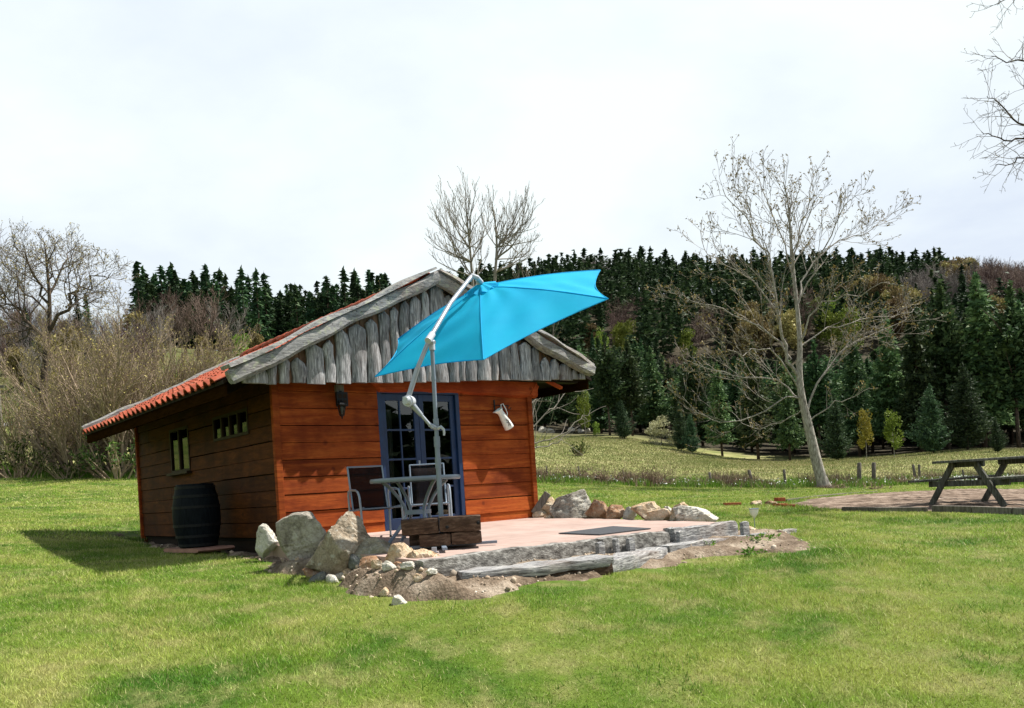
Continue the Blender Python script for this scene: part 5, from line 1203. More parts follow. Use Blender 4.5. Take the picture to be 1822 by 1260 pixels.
# tree whose branches enter at the upper right
D = 17; T = treeroot('bare_tree', 2090, 940, D, 'bare tree outside the right edge whose knobbly dark branches reach into the sky'); g = Grow(41)
tr, trr = drawn(g, T, [(2090, 960), (2085, 700), (2075, 450), (2070, 200), (2060, -100)], D, .26, .12)
O = dict(dens=(1.2, 2.4, 4.2, 5.5), ang=(.5, 1.2), lift=.08, ratio=(.26, .42), rmin=.0042, wig=.22, up=.03, levels=4, maxl=.65, t0=.35, rr=.5)
for pl in ([(2078, 330), (1960, 270), (1880, 262), (1822, 247), (1790, 250), (1765, 240), (1745, 236)], [(2080, 400), (1980, 320), (1900, 290), (1822, 280), (1800, 292), (1770, 292)], [(2075, 300), (1950, 240), (1860, 228), (1822, 225), (1795, 205), (1775, 180), (1755, 172)],
           [(2070, 180), (1960, 140), (1880, 120), (1822, 108), (1790, 110), (1765, 98)], [(2065, 60), (1950, 20), (1870, -5), (1800, -4), (1775, 8)], [(2072, 260), (1960, 210), (1880, 180), (1835, 165), (1822, 150)]):
    pt, rs = drawn(g, T, pl, D, .035, .006, -.6, jit=.012); g.twigs(pt, rs, 2, O)
for k in range(22):
    z = 7.5 + k * .42; a = 1.9 * k; d_ = Vector((math.cos(a), math.sin(a), .35))
    if -T.location.x * 0 + d_.x < -.55: continue
    p_, r__, _ = g.stem((0, 0, z), d_, g.rg.uniform(2.0, 3.2), .06, .01, 8, .16, .03); g.thick.append((p_, r__)); g.twigs(p_, r__, 2, O)
g.finish(T, 'bark_grey', 'twig_grey', 'bud', 1, .02)

# shrubs along the left edge of the lawn
def thicket(name, px, pyb, depth, h, spread, stems, label, seed, mat, leaf=None, lev=3, lean=.5, dens=1.0, rmin=.012, group=None, leafsz=.07, leafn=2, cat='shrub', up=.05):
    T = treeroot(name, px, pyb, depth, label, cat, group); g = Grow(seed); rmin = rmin * .8
    O = dict(dens=(1.6 * dens, 2.9 * dens, 3.6 * dens, 3.5), ang=(.3, .75), lift=.15, ratio=(.28, .48), rmin=rmin, wig=.10, up=up, levels=lev, maxl=h * .35, t0=.18, rr=.6)
    for k in range(stems):
        a = g.rg.uniform(0, 6.283); l_ = lean * math.sqrt(g.rg.random()); b0 = spread * .18; p, r_, _ = g.stem((math.cos(a) * b0 * g.rg.random(), math.sin(a) * b0 * g.rg.random(), -.05), (math.cos(a) * l_, math.sin(a) * l_, 1), h * g.rg.uniform(.65, 1.0), .035 + .006 * h, .012, 7, .05, .03)
        g.thick.append((p, r_)); g.twigs(p, r_, 1, O)
    g.finish(T, mat, mat, leaf, leafn, leafsz, 5); return T
thicket('bare_shrub', 213, 835, 40, 8.4, 5, 30, 'broad twiggy fan shaped shrub with light brown branches left of the cabin', 51, 'twig_brown', 'bud', 3, 1.0, 1.5, leafn=1)
thicket('bare_shrub', 135, 838, 39.5, 4.5, 5, 40, 'fine beige osier thicket at the foot of the large left tree', 52, 'twig_brown', 'bud', 3, .75, 1.2, leafn=1)
thicket('bare_shrub', 60, 838, 41, 3.2, 5, 30, 'low olive twiggy bush at the far left of the lawn edge', 53, 'twig_olive', 'leaf_green', 3, .8, 1.0)
thicket('bare_shrub', 290, 838, 42, 6.8, 4, 22, 'brown twiggy shrub half hidden by the left roof edge', 54, 'twig_brown', 'bud', 3, .8, 1.1, leafn=1)
thicket('bare_shrub', 160, 800, 50, 7.6, 5, 22, 'yellowish brown tall shrub behind the broad fan shaped one', 55, 'twig_olive', 'bud', 3, .7, 1.0)
thicket('bare_shrub', 20, 800, 52, 4.4, 5, 22, 'grey brown bush behind the large left tree', 56, 'twig_brown', 'leaf_green', 3, .8)
thicket('leafy_shrub', 205, 842, 38.5, 1.9, 5, 26, 'low dark bramble bush beneath the left shrubs', 57, 'twig_brown', 'leaf_green', 3, 1.3, 1.3, leafsz=.13, leafn=3)
thicket('leafy_shrub', 30, 842, 38.5, 1.8, 5, 26, 'low green bramble bush at the left frame edge', 58, 'twig_brown', 'leaf_green', 3, 1.4, 1.3, leafsz=.13, leafn=3)
thicket('leafy_shrub', 120, 842, 38, 1.1, 3, 12, 'small green ground bush between the two bramble bushes', 59, 'twig_olive', 'leaf_green', 3, 1.5, 1.3, leafsz=.12, leafn=3)
thicket('leafy_shrub', 310, 700, 62, 4.5, 3, 10, 'yellow green bush peeping over the left roof edge', 60, 'twig_olive', 'leaf_bright', 3, .8, leafsz=.22, leafn=3)

# ------------------------------------------------------------------ conifers and leafy crowns
def conifer_np(h, w, seed, style='spruce', detail=1.0):
    detail *= 2.6
    rg = np.random.default_rng(seed); z0 = h * {'spruce': .10, 'pine': .32, 'young': .05, 'fir': .18}[style]; Cs, Ds, Ss = [], [], []
    z = z0; dz = h * .032 / detail ** .5
    lop = rg.uniform(0, 6.28)
    while z < h * .985:
        f = (z - z0) / (h - z0)
        if style == 'pine': L_ = w * .5 * (math.sin(min(1, f * 1.15 + .12) * math.pi) ** .55 * .9 + .1) * rg.uniform(.45, 1.1)
        else: L_ = w * .5 * ((1 - f) ** .85 + .03) * rg.uniform(.72, 1.1) * (min(1, .55 + f * 4))
        nb = max(3, int((7 if style != 'pine' else 5) * detail ** .35 * (1 - .4 * f)))
        for k in range(nb):
            az = rg.uniform(0, 6.283); l_ = L_ * rg.uniform(.6, 1.1) * (1 + .2 * math.cos(az - lop)); dr = (-.25 - .25 * (1 - f)) if style != 'pine' else rg.uniform(-.1, .45)
            if style == 'young': dr = .25
            ns = max(2, int(l_ / h * 34 * detail)); s = (np.arange(ns) + rg.uniform(0, 1, ns)) / ns; s = .15 + .85 * s
            d = np.array([math.cos(az), math.sin(az), 0.]); pz = z + dr * l_ * s + (.14 * l_ * s ** 3)
            wd = .20 * l_ * (1.15 - s)
            off_ = rg.normal(size=(ns, 1)) * wd[:, None] * np.array([[-d[1], d[0], 0.]])
            P = d[None] * (l_ * s)[:, None] + off_; P[:, 2] = pz + rg.normal(size=ns) * .02 * h * (1.6 if style == 'pine' else .5)
            Cs.append(P); Ds.append(np.tile(np.array([d[0], d[1], dr]), (ns, 1))); Ss.append(np.full(ns, h * .052 / detail ** .45) * (1.1 - .5 * s) * (1.25 if style == 'pine' else 1))
        z += dz * rg.uniform(.7, 1.3)
    ntop = int(6 * detail) + 3; P = np.zeros((ntop, 3)); P[:, 2] = h * np.linspace(.93, 1.0, ntop); Cs.append(P); Ds.append(np.tile([0., 0, 1.], (ntop, 1))); Ss.append(np.full(ntop, h * .03))
    C_, D_, S_ = np.concatenate(Cs), np.concatenate(Ds), np.concatenate(Ss)
    V, F = tri_cloud(C_, S_, seed, .85, up=D_ * 1.0); rnd = np.clip(rg.uniform(0, 1, len(F)) * .75 + .25 * rg.uniform(-1, 1) + .1 * np.sin(C_[:, 2] * 2 + C_[:, 0]), 0, 1)
    return V, F, rnd
def crown_np(h, w, seed, n=1600, z0=.25, slivers=False, upright=0, size=.05):
    """leafy or twiggy crown: clumps of small faces with gaps between"""
    rg = np.random.default_rng(seed); nb = 17; cz = rg.uniform(z0 + .08, .9, nb); rad = w * .5 * np.sin(np.clip((cz - z0) / (1 - z0) * .85 + .15, 0, 1) * math.pi) ** .6; az = rg.uniform(0, 6.28, nb); rr = rad * np.sqrt(rg.uniform(.05, 1, nb)) * .75
    B = np.stack([rr * np.cos(az), rr * np.sin(az), cz * h], 1); k = rg.integers(0, nb, n); q = rg.normal(size=(n, 3)); q /= np.linalg.norm(q, axis=1)[:, None]; q *= (rg.uniform(.25, 1, n) ** .5)[:, None]
    C_ = B[k] + q * np.array([w * .21, w * .21, h * .13]) * rg.uniform(.7, 1.2, (nb, 1))[k]
    d = C_ - np.array([0, 0, h * .25]); d /= np.linalg.norm(d, axis=1)[:, None]
    if upright: d = d * .6 + np.array([0, 0, upright])
    V, F = tri_cloud(C_, np.full(n, h * size), seed + 1, .16 if slivers else .8, up=d * (2 if slivers else .6))
    return V, F, np.clip(rg.uniform(0, 1, n) * .7 + rg.uniform(0, .35, nb)[k], 0, 1)
def mesh_only(name, V, F, rnd, mat):
    o = npmesh(name, V, F, mat, None, rnd); COL.objects.unlink(o); me = o.data; bpy.data.objects.remove(o); return me
def trunk_np(h, r, seed, lean=0, branches=0, w=1, top=.95):
    rg = random.Random(seed); m = MB(seed); pts = [(lean * (k / 6) ** 1.5 + rg.uniform(-.01, .01) * h * .5, rg.uniform(-.01, .01) * h * .5, -.3 + (h * top + .3) * k / 6) for k in range(7)]; m.tube(pts, [r * (1 - .88 * k / 6) for k in range(7)], 6)
    for b_ in range(branches):
        k = rg.uniform(.3, .85); z = h * k; a = rg.uniform(0, 6.28); l_ = w * .42 * rg.uniform(.6, 1); m.tube([(0, 0, z * .9), (math.cos(a) * l_ * .5, math.sin(a) * l_ * .5, z + l_ * .35), (math.cos(a) * l_, math.sin(a) * l_, z + l_ * .9)], [r * .3, r * .2, r * .05], 4, cap=False)
    me = bpy.data.meshes.new('trunk'); me.from_pydata(m.v, [], m.f); me.polygons.foreach_set('use_smooth', [True] * len(m.f)); return me
KIND = {}
def kind(key, name, h, w, mat, bark, make, r=.16, br=0, lean=0, n=3):
    L_ = []
    for i in range(n):
        V, F, rn = make(i); c = mesh_only('crown', V, F, rn, M[mat]); t = trunk_np(h, r, i + 5, lean * (i - 1), br, w); t.materials.append(M[bark]); L_.append((t, c))
    KIND[key] = (name, h, w, L_)
kind('spruce', 'spruce_tree', 18, 6.2, 'needle', 'bark_dark', lambda i: conifer_np(18, 6.2, 10 + i, 'spruce', 1.0), .22)
kind('pine', 'pine_tree', 17, 8.0, 'needle_pine', 'bark_grey', lambda i: conifer_np(17, 8.0, 20 + i, 'pine', 1.5), .22, 8, n=4)
kind('fir', 'fir_tree', 18, 8.2, 'needle_pine', 'bark_dark', lambda i: conifer_np(18, 8.2, 30 + i, 'fir', 1.3), .25)
kind('bluepine', 'pine_tree', 8, 5.4, 'needle_blue', 'bark_grey', lambda i: conifer_np(8, 5.4, 40 + i, 'young', 1.1), .10)
kind('farspruce', 'spruce_tree', 17, 6.4, 'needle', 'bark_dark', lambda i: conifer_np(17, 6.4, 50 + i, 'spruce', .35), .22)
kind('farpine', 'pine_tree', 15, 9, 'needle_pine', 'bark_dark', lambda i: conifer_np(15, 9, 60 + i, 'pine', .6), .2, n=4)
kind('birch', 'birch_tree', 7, 3.0, 'leaf_bright', 'bark_pale', lambda i: crown_np(7, 3.0, 70 + i, 1500, .18, size=.032), .06, 5)
kind('yellow', 'birch_tree', 7, 3.0, 'leaf_yellow', 'bark_pale', lambda i: crown_np(7, 3.0, 80 + i, 1300, .22, size=.03), .06, 5, .4)
kind('bright', 'broadleaf_tree', 12, 7, 'leaf_bright', 'bark_grey', lambda i: crown_np(12, 7, 90 + i, 1400, .15, size=.035), .14, 6)
kind('olive', 'broadleaf_tree', 12, 7, 'bare_olive', 'bark_grey', lambda i: crown_np(12, 7.5, 100 + i, 1900, .12, size=.045), .14, 6)
kind('cream', 'blossoming_shrub', 5, 5.5, 'leaf_cream', 'bark_grey', lambda i: crown_np(5, 5.5, 130 + i, 2600, .0, size=.035), .06, 7, n=1)
def bare_kind(key, mat, seed):
    L_ = []
    for i in range(3):
        g = Grow(seed + i); O = dict(dens=(1.2, 1.8, 2.3, 2.6), ang=(.35, .85), lift=.25, ratio=(.38, .60), rmin=.028, wig=.12, up=.06, levels=3, maxl=5.5, t0=.12, rr=.55)
        for k in range(3): p, r_, _ = g.stem((0, 0, -.2), (g.rg.gauss(0, .28), g.rg.gauss(0, .28), 1), 11, .15, .03, 8, .06, .04); g.thick.append((p, r_)); g.twigs(p, r_, 1, O)
        tr_ = tubes_np([q for q in g.thick if q[1][0] > .06], 5, M['bark_grey'], 'trunk'); c = tubes_np([q for q in g.thick + g.thin if q[1][0] <= .06], 3, M[mat], 'crown')
        me = (tr_.data, c.data); bpy.data.objects.remove(tr_); bpy.data.objects.remove(c); L_.append(me)
    KIND[key] = ('bare_tree', 12, 8, L_)
bare_kind('pink', 'bare_pink', 300); bare_kind('grey', 'bare_grey', 310)
def plant(key, x, y, h, label, group=None, wscale=1, rz=None, rg=random, cat='tree', var=None, parts=True):
    name, H, Wd, L_ = KIND[key]; t, c = L_[rg.randrange(len(L_)) if var is None else var]; s = h / H; z = h1(x, y) - .05
    rz = rg.uniform(0, 6.28) if rz is None else rz
    if parts:
        e = empty(name, (x, y, z), rz); e.scale = (s * wscale, s * wscale, s); tag(e, label, cat, group)
        for me, nm in ((t, 'trunk'), (c, 'crown')): o = bpy.data.objects.new(nm, me); o.parent = e; COL.objects.link(o)
    else:
        e = bpy.data.objects.new(name, c); e.location = (x, y, z); e.rotation_euler = (0, 0, rz); e.scale = (s * wscale, s * wscale, s); COL.objects.link(e); tag(e, label, cat, group)
    return e
def plant_px(key, px, ptop, pbase, depth, label, **k):
    """stands on the ground at its own distance; height from its outline"""
    p = W(px, pbase, depth); h = (pbase - ptop) / FPX * depth; return plant(key, p.x, p.y, h, label, **k)
rgp = random.Random(77)
for key, px, top, base, d, ws, lab in (
    ('birch', 1042, 676, 768, 90, .75, 'slender bright green birch right of the cabin eave'), ('birch', 1062, 738, 768, 91, 1.3, 'small round light green tree beside the slender bright birch'),
    ('bluepine', 1108, 700, 770, 90, 1, 'young dark green pine left of the pale shrub'), ('pine', 1085, 590, 768, 96, 1, 'tall pine right of the cabin roof, left one of the nearest pair'), ('pine', 1125, 600, 770, 97, 1, 'tall pine right of the cabin roof, right one of the nearest pair'),
    ('spruce', 1176, 572, 745, 112, .9, 'blackish pointed spruce above the pale flowering shrub'), ('spruce', 1146, 540, 700, 130, .9, 'dark spruce with a pointed tip up the slope behind the pair of pines'), ('spruce', 1060, 545, 700, 135, .9, 'dark broad spruce up the slope above the slender birch'),
    ('cream', 1176, 712, 768, 86, 1, 'pale cream flowering shrub at the foot of the dark spruce'),
    ('bluepine', 1212, 708, 795, 82, .9, 'small pine with bare lower stems left of the meadow shadow'), ('bluepine', 1232, 725, 797, 81, .9, 'small pine just right of the one with bare stems'),
    ('fir', 1285, 640, 808, 80, 1, 'bushy dark fir at the wood edge left of the bare tree'), ('fir', 1350, 600, 812, 77, 1, 'tall dark fir behind the left branches of the bare tree'), ('fir', 1405, 650, 815, 75, 1, 'dark fir directly left of the pale leaning trunk'),
    ('bluepine', 1492, 708, 822, 69, 1, 'bushy pine just right of the pale leaning trunk'), ('yellow', 1543, 732, 826, 64, .85, 'small yellow leaved birch with forked white stem'), ('birch', 1592, 738, 826, 65, .95, 'light green young tree right of the yellow birch'),
    ('bluepine', 1662, 690, 815, 66, 1, 'blue green pine left of the picnic table'), ('bluepine', 1722, 655, 812, 67, 1.05, 'larger blue green pine above the picnic table'), ('bluepine', 1775, 752, 815, 62, .9, 'small light green pine above the end of the picnic table'),
    ('fir', 1640, 545, 812, 74, 1, 'tall dark fir behind the blue green pines, left'), ('pine', 1690, 520, 812, 76, 1.1, 'tall dark pine behind the larger blue green pine'), ('fir', 1755, 500, 810, 74, 1.1, 'very tall dark fir near the right edge of the wood'), ('pine', 1815, 520, 808, 72, 1.1, 'tall dark pine at the right edge of the picture'), ('fir', 1590, 560, 815, 78, 1, 'tall dark fir above the light green young tree'), ('fir', 1530, 600, 818, 76, .95, 'dark fir above the yellow birch'), ('pine', 1460, 610, 816, 79, 1, 'dark pine behind the pale leaning trunk'), ('pine', 1240, 620, 800, 88, 1, 'dark pine behind the two small pines')):
    plant_px(key, px, top, base, d, lab, wscale=ws, rg=rgp, cat='shrub' if key == 'cream' else 'tree')
g = ground_at(1030, 812)
thicket('evergreen_bush', 1030, 812, g.y if g else 62, 1.0, 1, 14, 'small dark bush standing alone in the meadow', 61, 'twig_olive', 'leaf_green', 2, 1.0, 2, leafsz=.16, leafn=4)

# the woods on the slopes
def edge_depth(t): return float(np.interp(t, [.02, .13, .26, .39, .55, .62], [100, 96, 82, 76, 72, 70]))
BLOBS = [(1100, 565, 45, 28, 'pink'), (1075, 610, 40, 25, 'olive'), (1290, 590, 70, 32, 'pink'), (1340, 575, 55, 22, 'olive'), (1210, 640, 40, 40, 'pink'), (1400, 590, 30, 18, 'olive'), (1480, 555, 32, 26, 'bright'), (1215, 595, 22, 16, 'bright'), (1240, 600, 20, 14, 'bright'), (1090, 600, 35, 22, 'bright'),
         (1420, 545, 45, 22, 'pink'), (1545, 520, 50, 16, 'olive'), (1750, 490, 85, 26, 'grey'), (1650, 508, 55, 18, 'grey'), (1790, 500, 60, 30, 'pink'), (1705, 480, 28, 18, 'olive'), (1600, 540, 40, 16, 'olive'), (1775, 560, 22, 40, 'olive'), (1815, 605, 22, 25, 'bright'), (1050, 470, 40, 10, 'grey'), (1330, 640, 35, 20, 'pink'), (1560, 590, 25, 20, 'olive')]
rgf = random.Random(123); cand = []
y = 84.0
while y < 350:
    sp = 4.6 + y * .005; t = -.33
    while t < .70:
        yy = y + rgf.uniform(-.45, .45) * sp; x = t * y + rgf.uniform(-.45, .45) * sp; tt_ = x / yy; t += sp / y
        px = CX + tt_ * FPX
        if px > 770:
            if yy < edge_depth(tt_) + 5: continue
        else: continue
        cand.append((x, yy))
    y += sp * .86
for y_ in range(76, 96, 6):                                              # front ranks where the wood comes nearer
    t = .30
    while t < .68:
        yy = y_ + rgf.uniform(-2, 2); x = t * yy; t += 5.2 / yy
        if yy > edge_depth(x / yy) + 4 and yy < 84: cand.append((x, yy))
for k in range(330):                                                     # ridge on the left
    px = rgf.uniform(248, 700); yy = rgf.uniform(205, 262); cand.append((ray(px, 600)[0] * yy, yy))
ZC = ht(np.array([c[0] for c in cand]), np.array([c[1] for c in cand])); con, bro = [], []
for (x, yy), z in zip(cand, ZC):
    h = rgf.uniform(14, 21) if yy > 130 else rgf.uniform(13, 18); px, py = project(x, yy, z + h * .62); k_ = None
    left = px < 700
    if not left:
        if yy < 190: env = float(np.interp(px, [940, 1000, 1130, 1240, 1450, 1560, 1620, 1700, 1822], [655, 618, 612, 640, 645, 622, 575, 530, 505])) + rgf.uniform(-10, 30)
        else: env = float(np.interp(px, [700, 840, 950, 1050, 1160, 1240, 1300, 1600, 1680, 1780, 1822], [520, 470, 466, 448, 446, 456, 452, 444, 441, 449, 456])) + rgf.uniform(0, 12)
        h = min(h, rgf.uniform(10.5, 14)) if yy < 290 else h
        hm = (z * 0 + EYE - z) + (-(env - CY) / FPX - (px - CX) / FPX * sr) * yy; h = min(h, hm)
        if h < 5.5: continue
        py = project(x, yy, z + h * .62)[1]
    for bx, by, rx, ry, s_ in BLOBS:
        if ((px - bx) / rx) ** 2 + ((py - by) / ry) ** 2 < 1 and rgf.random() < (.85 if bx > 1600 or s_ != 'pink' else .55): k_ = s_
    if left: h = rgf.triangular(12, 24, 16)
    if k_: h *= .85; bro.append((h / yy, x, yy, h, k_))
    else:
        near = yy < 150; k_ = ('spruce', 'fir', 'pine')[rgf.choices((0, 1, 2), (2, 3, 3))[0]] if near else ('farspruce' if (left or rgf.random() < .22) else 'farpine')
        if not near and not left: h *= rgf.choice((.8, .9, 1, 1.1))
        con.append((h / yy, x, yy, h, k_))
con.sort(reverse=True); bro.sort(reverse=True)
NI = 262
for i, (_, x, yy, h, k_) in enumerate(con[:NI]):
    left = x < -10
    px_, py_ = project(x, yy, h1(x, yy) + h)
    kd = {'spruce': 'narrow pointed spruce', 'farspruce': 'narrow pointed spruce', 'fir': 'broad bushy fir', 'pine': 'ragged dark pine', 'farpine': 'ragged dark pine'}[k_]
    if left: lb = kd + (' at the left end of the ridge above the tiled roof' if px_ < 400 else (' in the middle of the ridge above the tiled roof' if px_ < 540 else ' of the ridge just left of the cabin gable'))
    else: lb = kd + (' low in the wood' if yy < 110 else (' farther back in the wood' if yy < 150 else ' high on the hillside')) + (' between cabin and bare tree' if px_ < 1230 else (' behind the bare tree\'s left branches' if px_ < 1420 else (' behind the bare tree\'s right branches' if px_ < 1600 else ' above the picnic table')))
    plant(k_, x, yy, h, lb, group=lb.split(' ', 2)[2].replace('spruce ', '').replace('fir ', '').replace('pine ', '') and ('conifers: ' + lb), wscale=rgf.uniform(.9, 1.25) * (1.15 if left else 1.3), rg=rgf, parts=h / yy > .085)
KL = {'pink': 'reddish grey leafless tree on the wooded hillside', 'grey': 'pale grey leafless tree on the wooded hillside', 'olive': 'tree with brownish yellow young foliage on the hillside', 'bright': 'fresh light green tree among the dark conifers'}
for i, (_, x, yy, h, k_) in enumerate(bro[:280]):
    px_, py_ = project(x, yy, h1(x, yy) + h)
    lb = KL[k_] + (' between the cabin and the big bare tree' if px_ < 1230 else (' behind the left branches of the big bare tree' if px_ < 1420 else (' behind the right branches of the big bare tree' if px_ < 1600 else ' above the picnic table')))
    lb = lb.replace('fresh light green tree among the dark conifers', 'fresh light green tree').replace('tree with brownish yellow young foliage on the hillside', 'brownish yellow tree on the hillside').replace(' on the wooded hillside', '')
    plant(k_, x, yy, h, lb, group='trees: ' + lb, wscale=rgf.uniform(.9, 1.2), rg=rgf, parts=h / yy > .09)
def merged(name, lst, keyf, label, mat):
    Vs, Fs, Rs, b = [], [], [], 0; lib = {}
    for i, (_, x, yy, h, k_) in enumerate(lst):
        kk = (k_ if k_ in ('farpine',) else 'farspruce', i % 4)
        if kk not in lib: lib[kk] = conifer_np(17, 7 if kk[0] == 'farpine' else 5.6, 200 + i % 4, 'pine' if kk[0] == 'farpine' else 'spruce', .30)
        V, F, r_ = lib[kk]; s = h / 17; a = i * 2.4; c, s_ = math.cos(a) * s * 1.4, math.sin(a) * s * 1.4; z = h1(x, yy)
        Vs.append(np.stack([V[:, 0] * c - V[:, 1] * s_ + x, V[:, 0] * s_ + V[:, 1] * c + yy, V[:, 2] * s + z], 1)); Fs.append(F + b); Rs.append(np.clip(r_ * .8 + (i * .37 % .35) - .05, 0, 1)); b += len(V)
    if Vs: o = npmesh(name, np.concatenate(Vs), np.concatenate(Fs), mat, None, np.concatenate(Rs)); tag(o, label, 'wood', kind='stuff')
print('conifers', len(con), 'broadleaf', len(bro))
merged('conifer_wood', con[NI:], None, 'continuous dark conifer wood covering the far hillside', M['needle'])

# left slope: bare and fresh trees between the shrubs and the ridge
for i, (key, px, top, base, d, ws, lab) in enumerate((('pink', 372, 552, 668, 150, 1.1, 'dense reddish brown bare tree below the left ridge'), ('pink', 335, 566, 672, 148, 1, 'reddish brown bare tree left of the densest one below the ridge'), ('grey', 408, 570, 668, 155, .9, 'greyish bare tree right of the reddish ones below the ridge'), ('pink', 300, 575, 675, 150, .9, 'low reddish bare tree leftmost below the ridge'),
        ('olive', 362, 608, 665, 120, .9, 'olive green rounded tree above the tiled roof'), ('bright', 432, 594, 660, 130, 1.0, 'fresh light green rounded tree above the tiled roof'), ('olive', 458, 598, 660, 140, .9, 'dull green rounded tree right of the fresh green one'), ('olive', 250, 585, 690, 110, .9, 'brownish tree behind the broad fan shaped shrub'),
        ('spruce', 160, 508, 640, 115, 1, 'dark spruce with its tip above the left shrubs'), ('spruce', 143, 520, 650, 118, 1, 'dark spruce just left of the one with the higher tip'), ('spruce', 52, 590, 690, 120, 1.1, 'dark spruce glimpsed behind the large left tree'), ('spruce', 258, 530, 620, 190, .9, 'small dark spruce at the left end of the ridge'),
        ('grey', 10, 600, 690, 110, 1.1, 'grey bare tree behind the left frame edge'), ('olive', 35, 640, 720, 90, 1.1, 'brownish bush on the green slope at the left'), ('bright', 318, 650, 700, 95, .7, 'light green bush behind the left roof corner'),
        ('fir', 533, 483, 610, 215, 1.0, 'tallest pale green fir of the left ridge'))):
    plant_px(key, px, top, base, d, lab, wscale=ws, rg=rgp)

for i in range(46):
    px = rgp.uniform(-30, 300); d = rgp.uniform(72, 150); p = W(px, 640, d); k_ = rgp.choice(('pink', 'olive', 'grey', 'pink', 'grey'))
    plant(k_, p.x, p.y, rgp.uniform(5, 8.5), {'pink': 'reddish brown bare tree of the scrub on the left slope', 'olive': 'olive brown tree of the scrub on the left slope', 'grey': 'greyish bare tree of the scrub on the left slope'}[k_], group='scrub trees on the left slope, ' + k_, rg=rgp)
# wood on the far side of the lawn, behind the photographer (seen in the panes)
bk = [(.1, x, y_, 6.4 + 1.5 * rgf.random() - h1(x, y_), 'farpine') for x, y_ in [(48 + rgf.uniform(0, 14), -45 + i * .5) for i in range(170)]]
merged('side_wood', bk, None, 'dark wood far to the right of the lawn, mirrored in the panes', M['needle'])

# ------------------------------------------------------------------ fence and its tangle
FP = [(1032, 822, 849, 2), (1112, 829, 852, 2), (1264, 830, 853, 4), (1297, 835, 854, 1.4), (1337, 827, 854, 5), (1397, 829, 857, 4), (1509, 842, 861, 2), (1529, 823, 861, 6), (1555, 824, 862, 6), (1629, 830, 862, 4), (1637, 830, 862, 3.5), (1716, 838, 860, 2.5), (975, 822, 848, 2), (1780, 838, 860, 2)]
rgq = random.Random(4); FD = 39.5; tops = []
FL = {0: 'thin fence post rising from the dry hedge', 1: 'thin post at the right end of the dry hedge', 2: 'leaning stubby fence post right of the dry hedge', 3: 'very thin dark fence stake between two stubby posts', 4: 'thick pale fence post left of the big bare tree', 5: 'leaning thin post nearest the bare tree on its left', 6: 'short dark stake right of the bare tree', 7: 'thick tall fence post, left one of the close pair', 8: 'thick tall fence post, right one of the close pair', 9: 'left one of the two touching posts left of the picnic table', 10: 'right one of the two touching posts left of the picnic table', 11: 'short post seen below the picnic tabletop', 12: 'thin fence post close to the right cabin wall', 13: 'short post seen between the picnic table legs'}
for i, (px, a, b_, w) in enumerate(FP):
    p = W(px, b_, FD); z = h1(p.x, p.y); hh = max(.5, (b_ - a) / FPX * FD * 1.05); r_ = w / FPX * FD * .62; m = MB(i); lx_ = rgq.uniform(-.10, .10)
    m.tube([(0, 0, -.2), (lx_ * .4, 0, hh * .5), (lx_, 0, hh * .96), (lx_, 0, hh)], [r_ * 1.05, r_, r_ * .95, r_ * .6], 7); o = m.build('fence_post', 'post', smooth=True); o.location = (p.x, p.y, z); tag(o, FL[i], 'fence post', 'posts of the meadow fence'); tops.append((p.x + lx_, p.y, z + hh))
tops.sort(); m = MB()
for hgt in (.12, .45):
    for i in range(len(tops) - 1):
        a, b_ = Vector(tops[i]), Vector(tops[i + 1]); a.z -= hgt; b_.z -= hgt
        if (b_ - a).length > .3: m.tube([a, a.lerp(b_, .5) - Vector((0, 0, .02)), b_], .006, 4, cap=False)
tag(m.build('fence_wire', 'wire'), 'thin wires strung between the posts of the meadow fence', 'wire')
def tangle(px, w, h, depth, label, seed, n=60, arch=True):
    p = W(px, 855, depth); root = empty('dry_brush', (p.x, p.y, h1(p.x, p.y))); tag(root, label, 'brush'); g = Grow(seed); rg = g.rg
    for k in range(n):
        x = rg.uniform(-w, w); y_ = rg.uniform(-.4, .4); d = Vector((rg.gauss(0, .6), rg.gauss(0, .3), 1)); pts, rs, _ = g.stem((x, y_, -.05), d, h * rg.uniform(.7, 1.5), .014, .007, 5, .35, -.12); g.thin.append((pts, rs))
        for q in (1, 2, 3): a, b_, _ = g.stem(pts[q], (rg.gauss(0, 1), rg.gauss(0, 1), rg.uniform(-.3, 1)), h * rg.uniform(.3, .7), .008, .006, 3, .3, 0); g.thin.append((a, b_))
    tubes_np(g.thin, 3, M['deadwood'], 'twigs', root)
tangle(1000, 1.3, .75, 39.3, 'long low dry hedge beside the cabin at the meadow fence', 1, 150); tangle(1075, .8, .75, 39.3, 'dry hedge clump at the middle of the fence left part', 2, 90); tangle(1165, .7, .95, 39.2, 'taller tangled dry bush right of the dry hedge', 3, 110)
tangle(1235, .6, .5, 39.0, 'low heap of dead stalks right of the tangled dry bush', 4, 50); tangle(1478, .55, .32, 37.2, 'reddish heap of dead stalks at the foot of the big bare tree', 5, 60); tangle(1600, 1.3, .5, 39, 'dry stalks along the fence left of the picnic table', 6, 70); tangle(1560, .5, .35, 35, 'cut pale stalks on the lawn edge below the pair of thick posts', 7, 25)
tangle(1320, .8, .7, 39.2, 'thin dry bush around the thick pale fence post', 8, 24)

# old wooden post with a board at the far left
p = W(1, 770, 46); t = empty('wooden_gatepost', (p.x, p.y, h1(p.x, p.y))); tag(t, 'grey weathered post with a short board at the left frame edge', 'post')
top_ = W(1, 690, 46).z - t.location.z
m = MB(); m.box(-.09, .09, -.09, .09, -.1, top_); m.build('upright', 'post', t, bevel=.01); m = MB(); m.box(-.5, .42, -.13, -.09, top_ - .02, top_ + .12); m.build('board', 'post', t, bevel=.01)

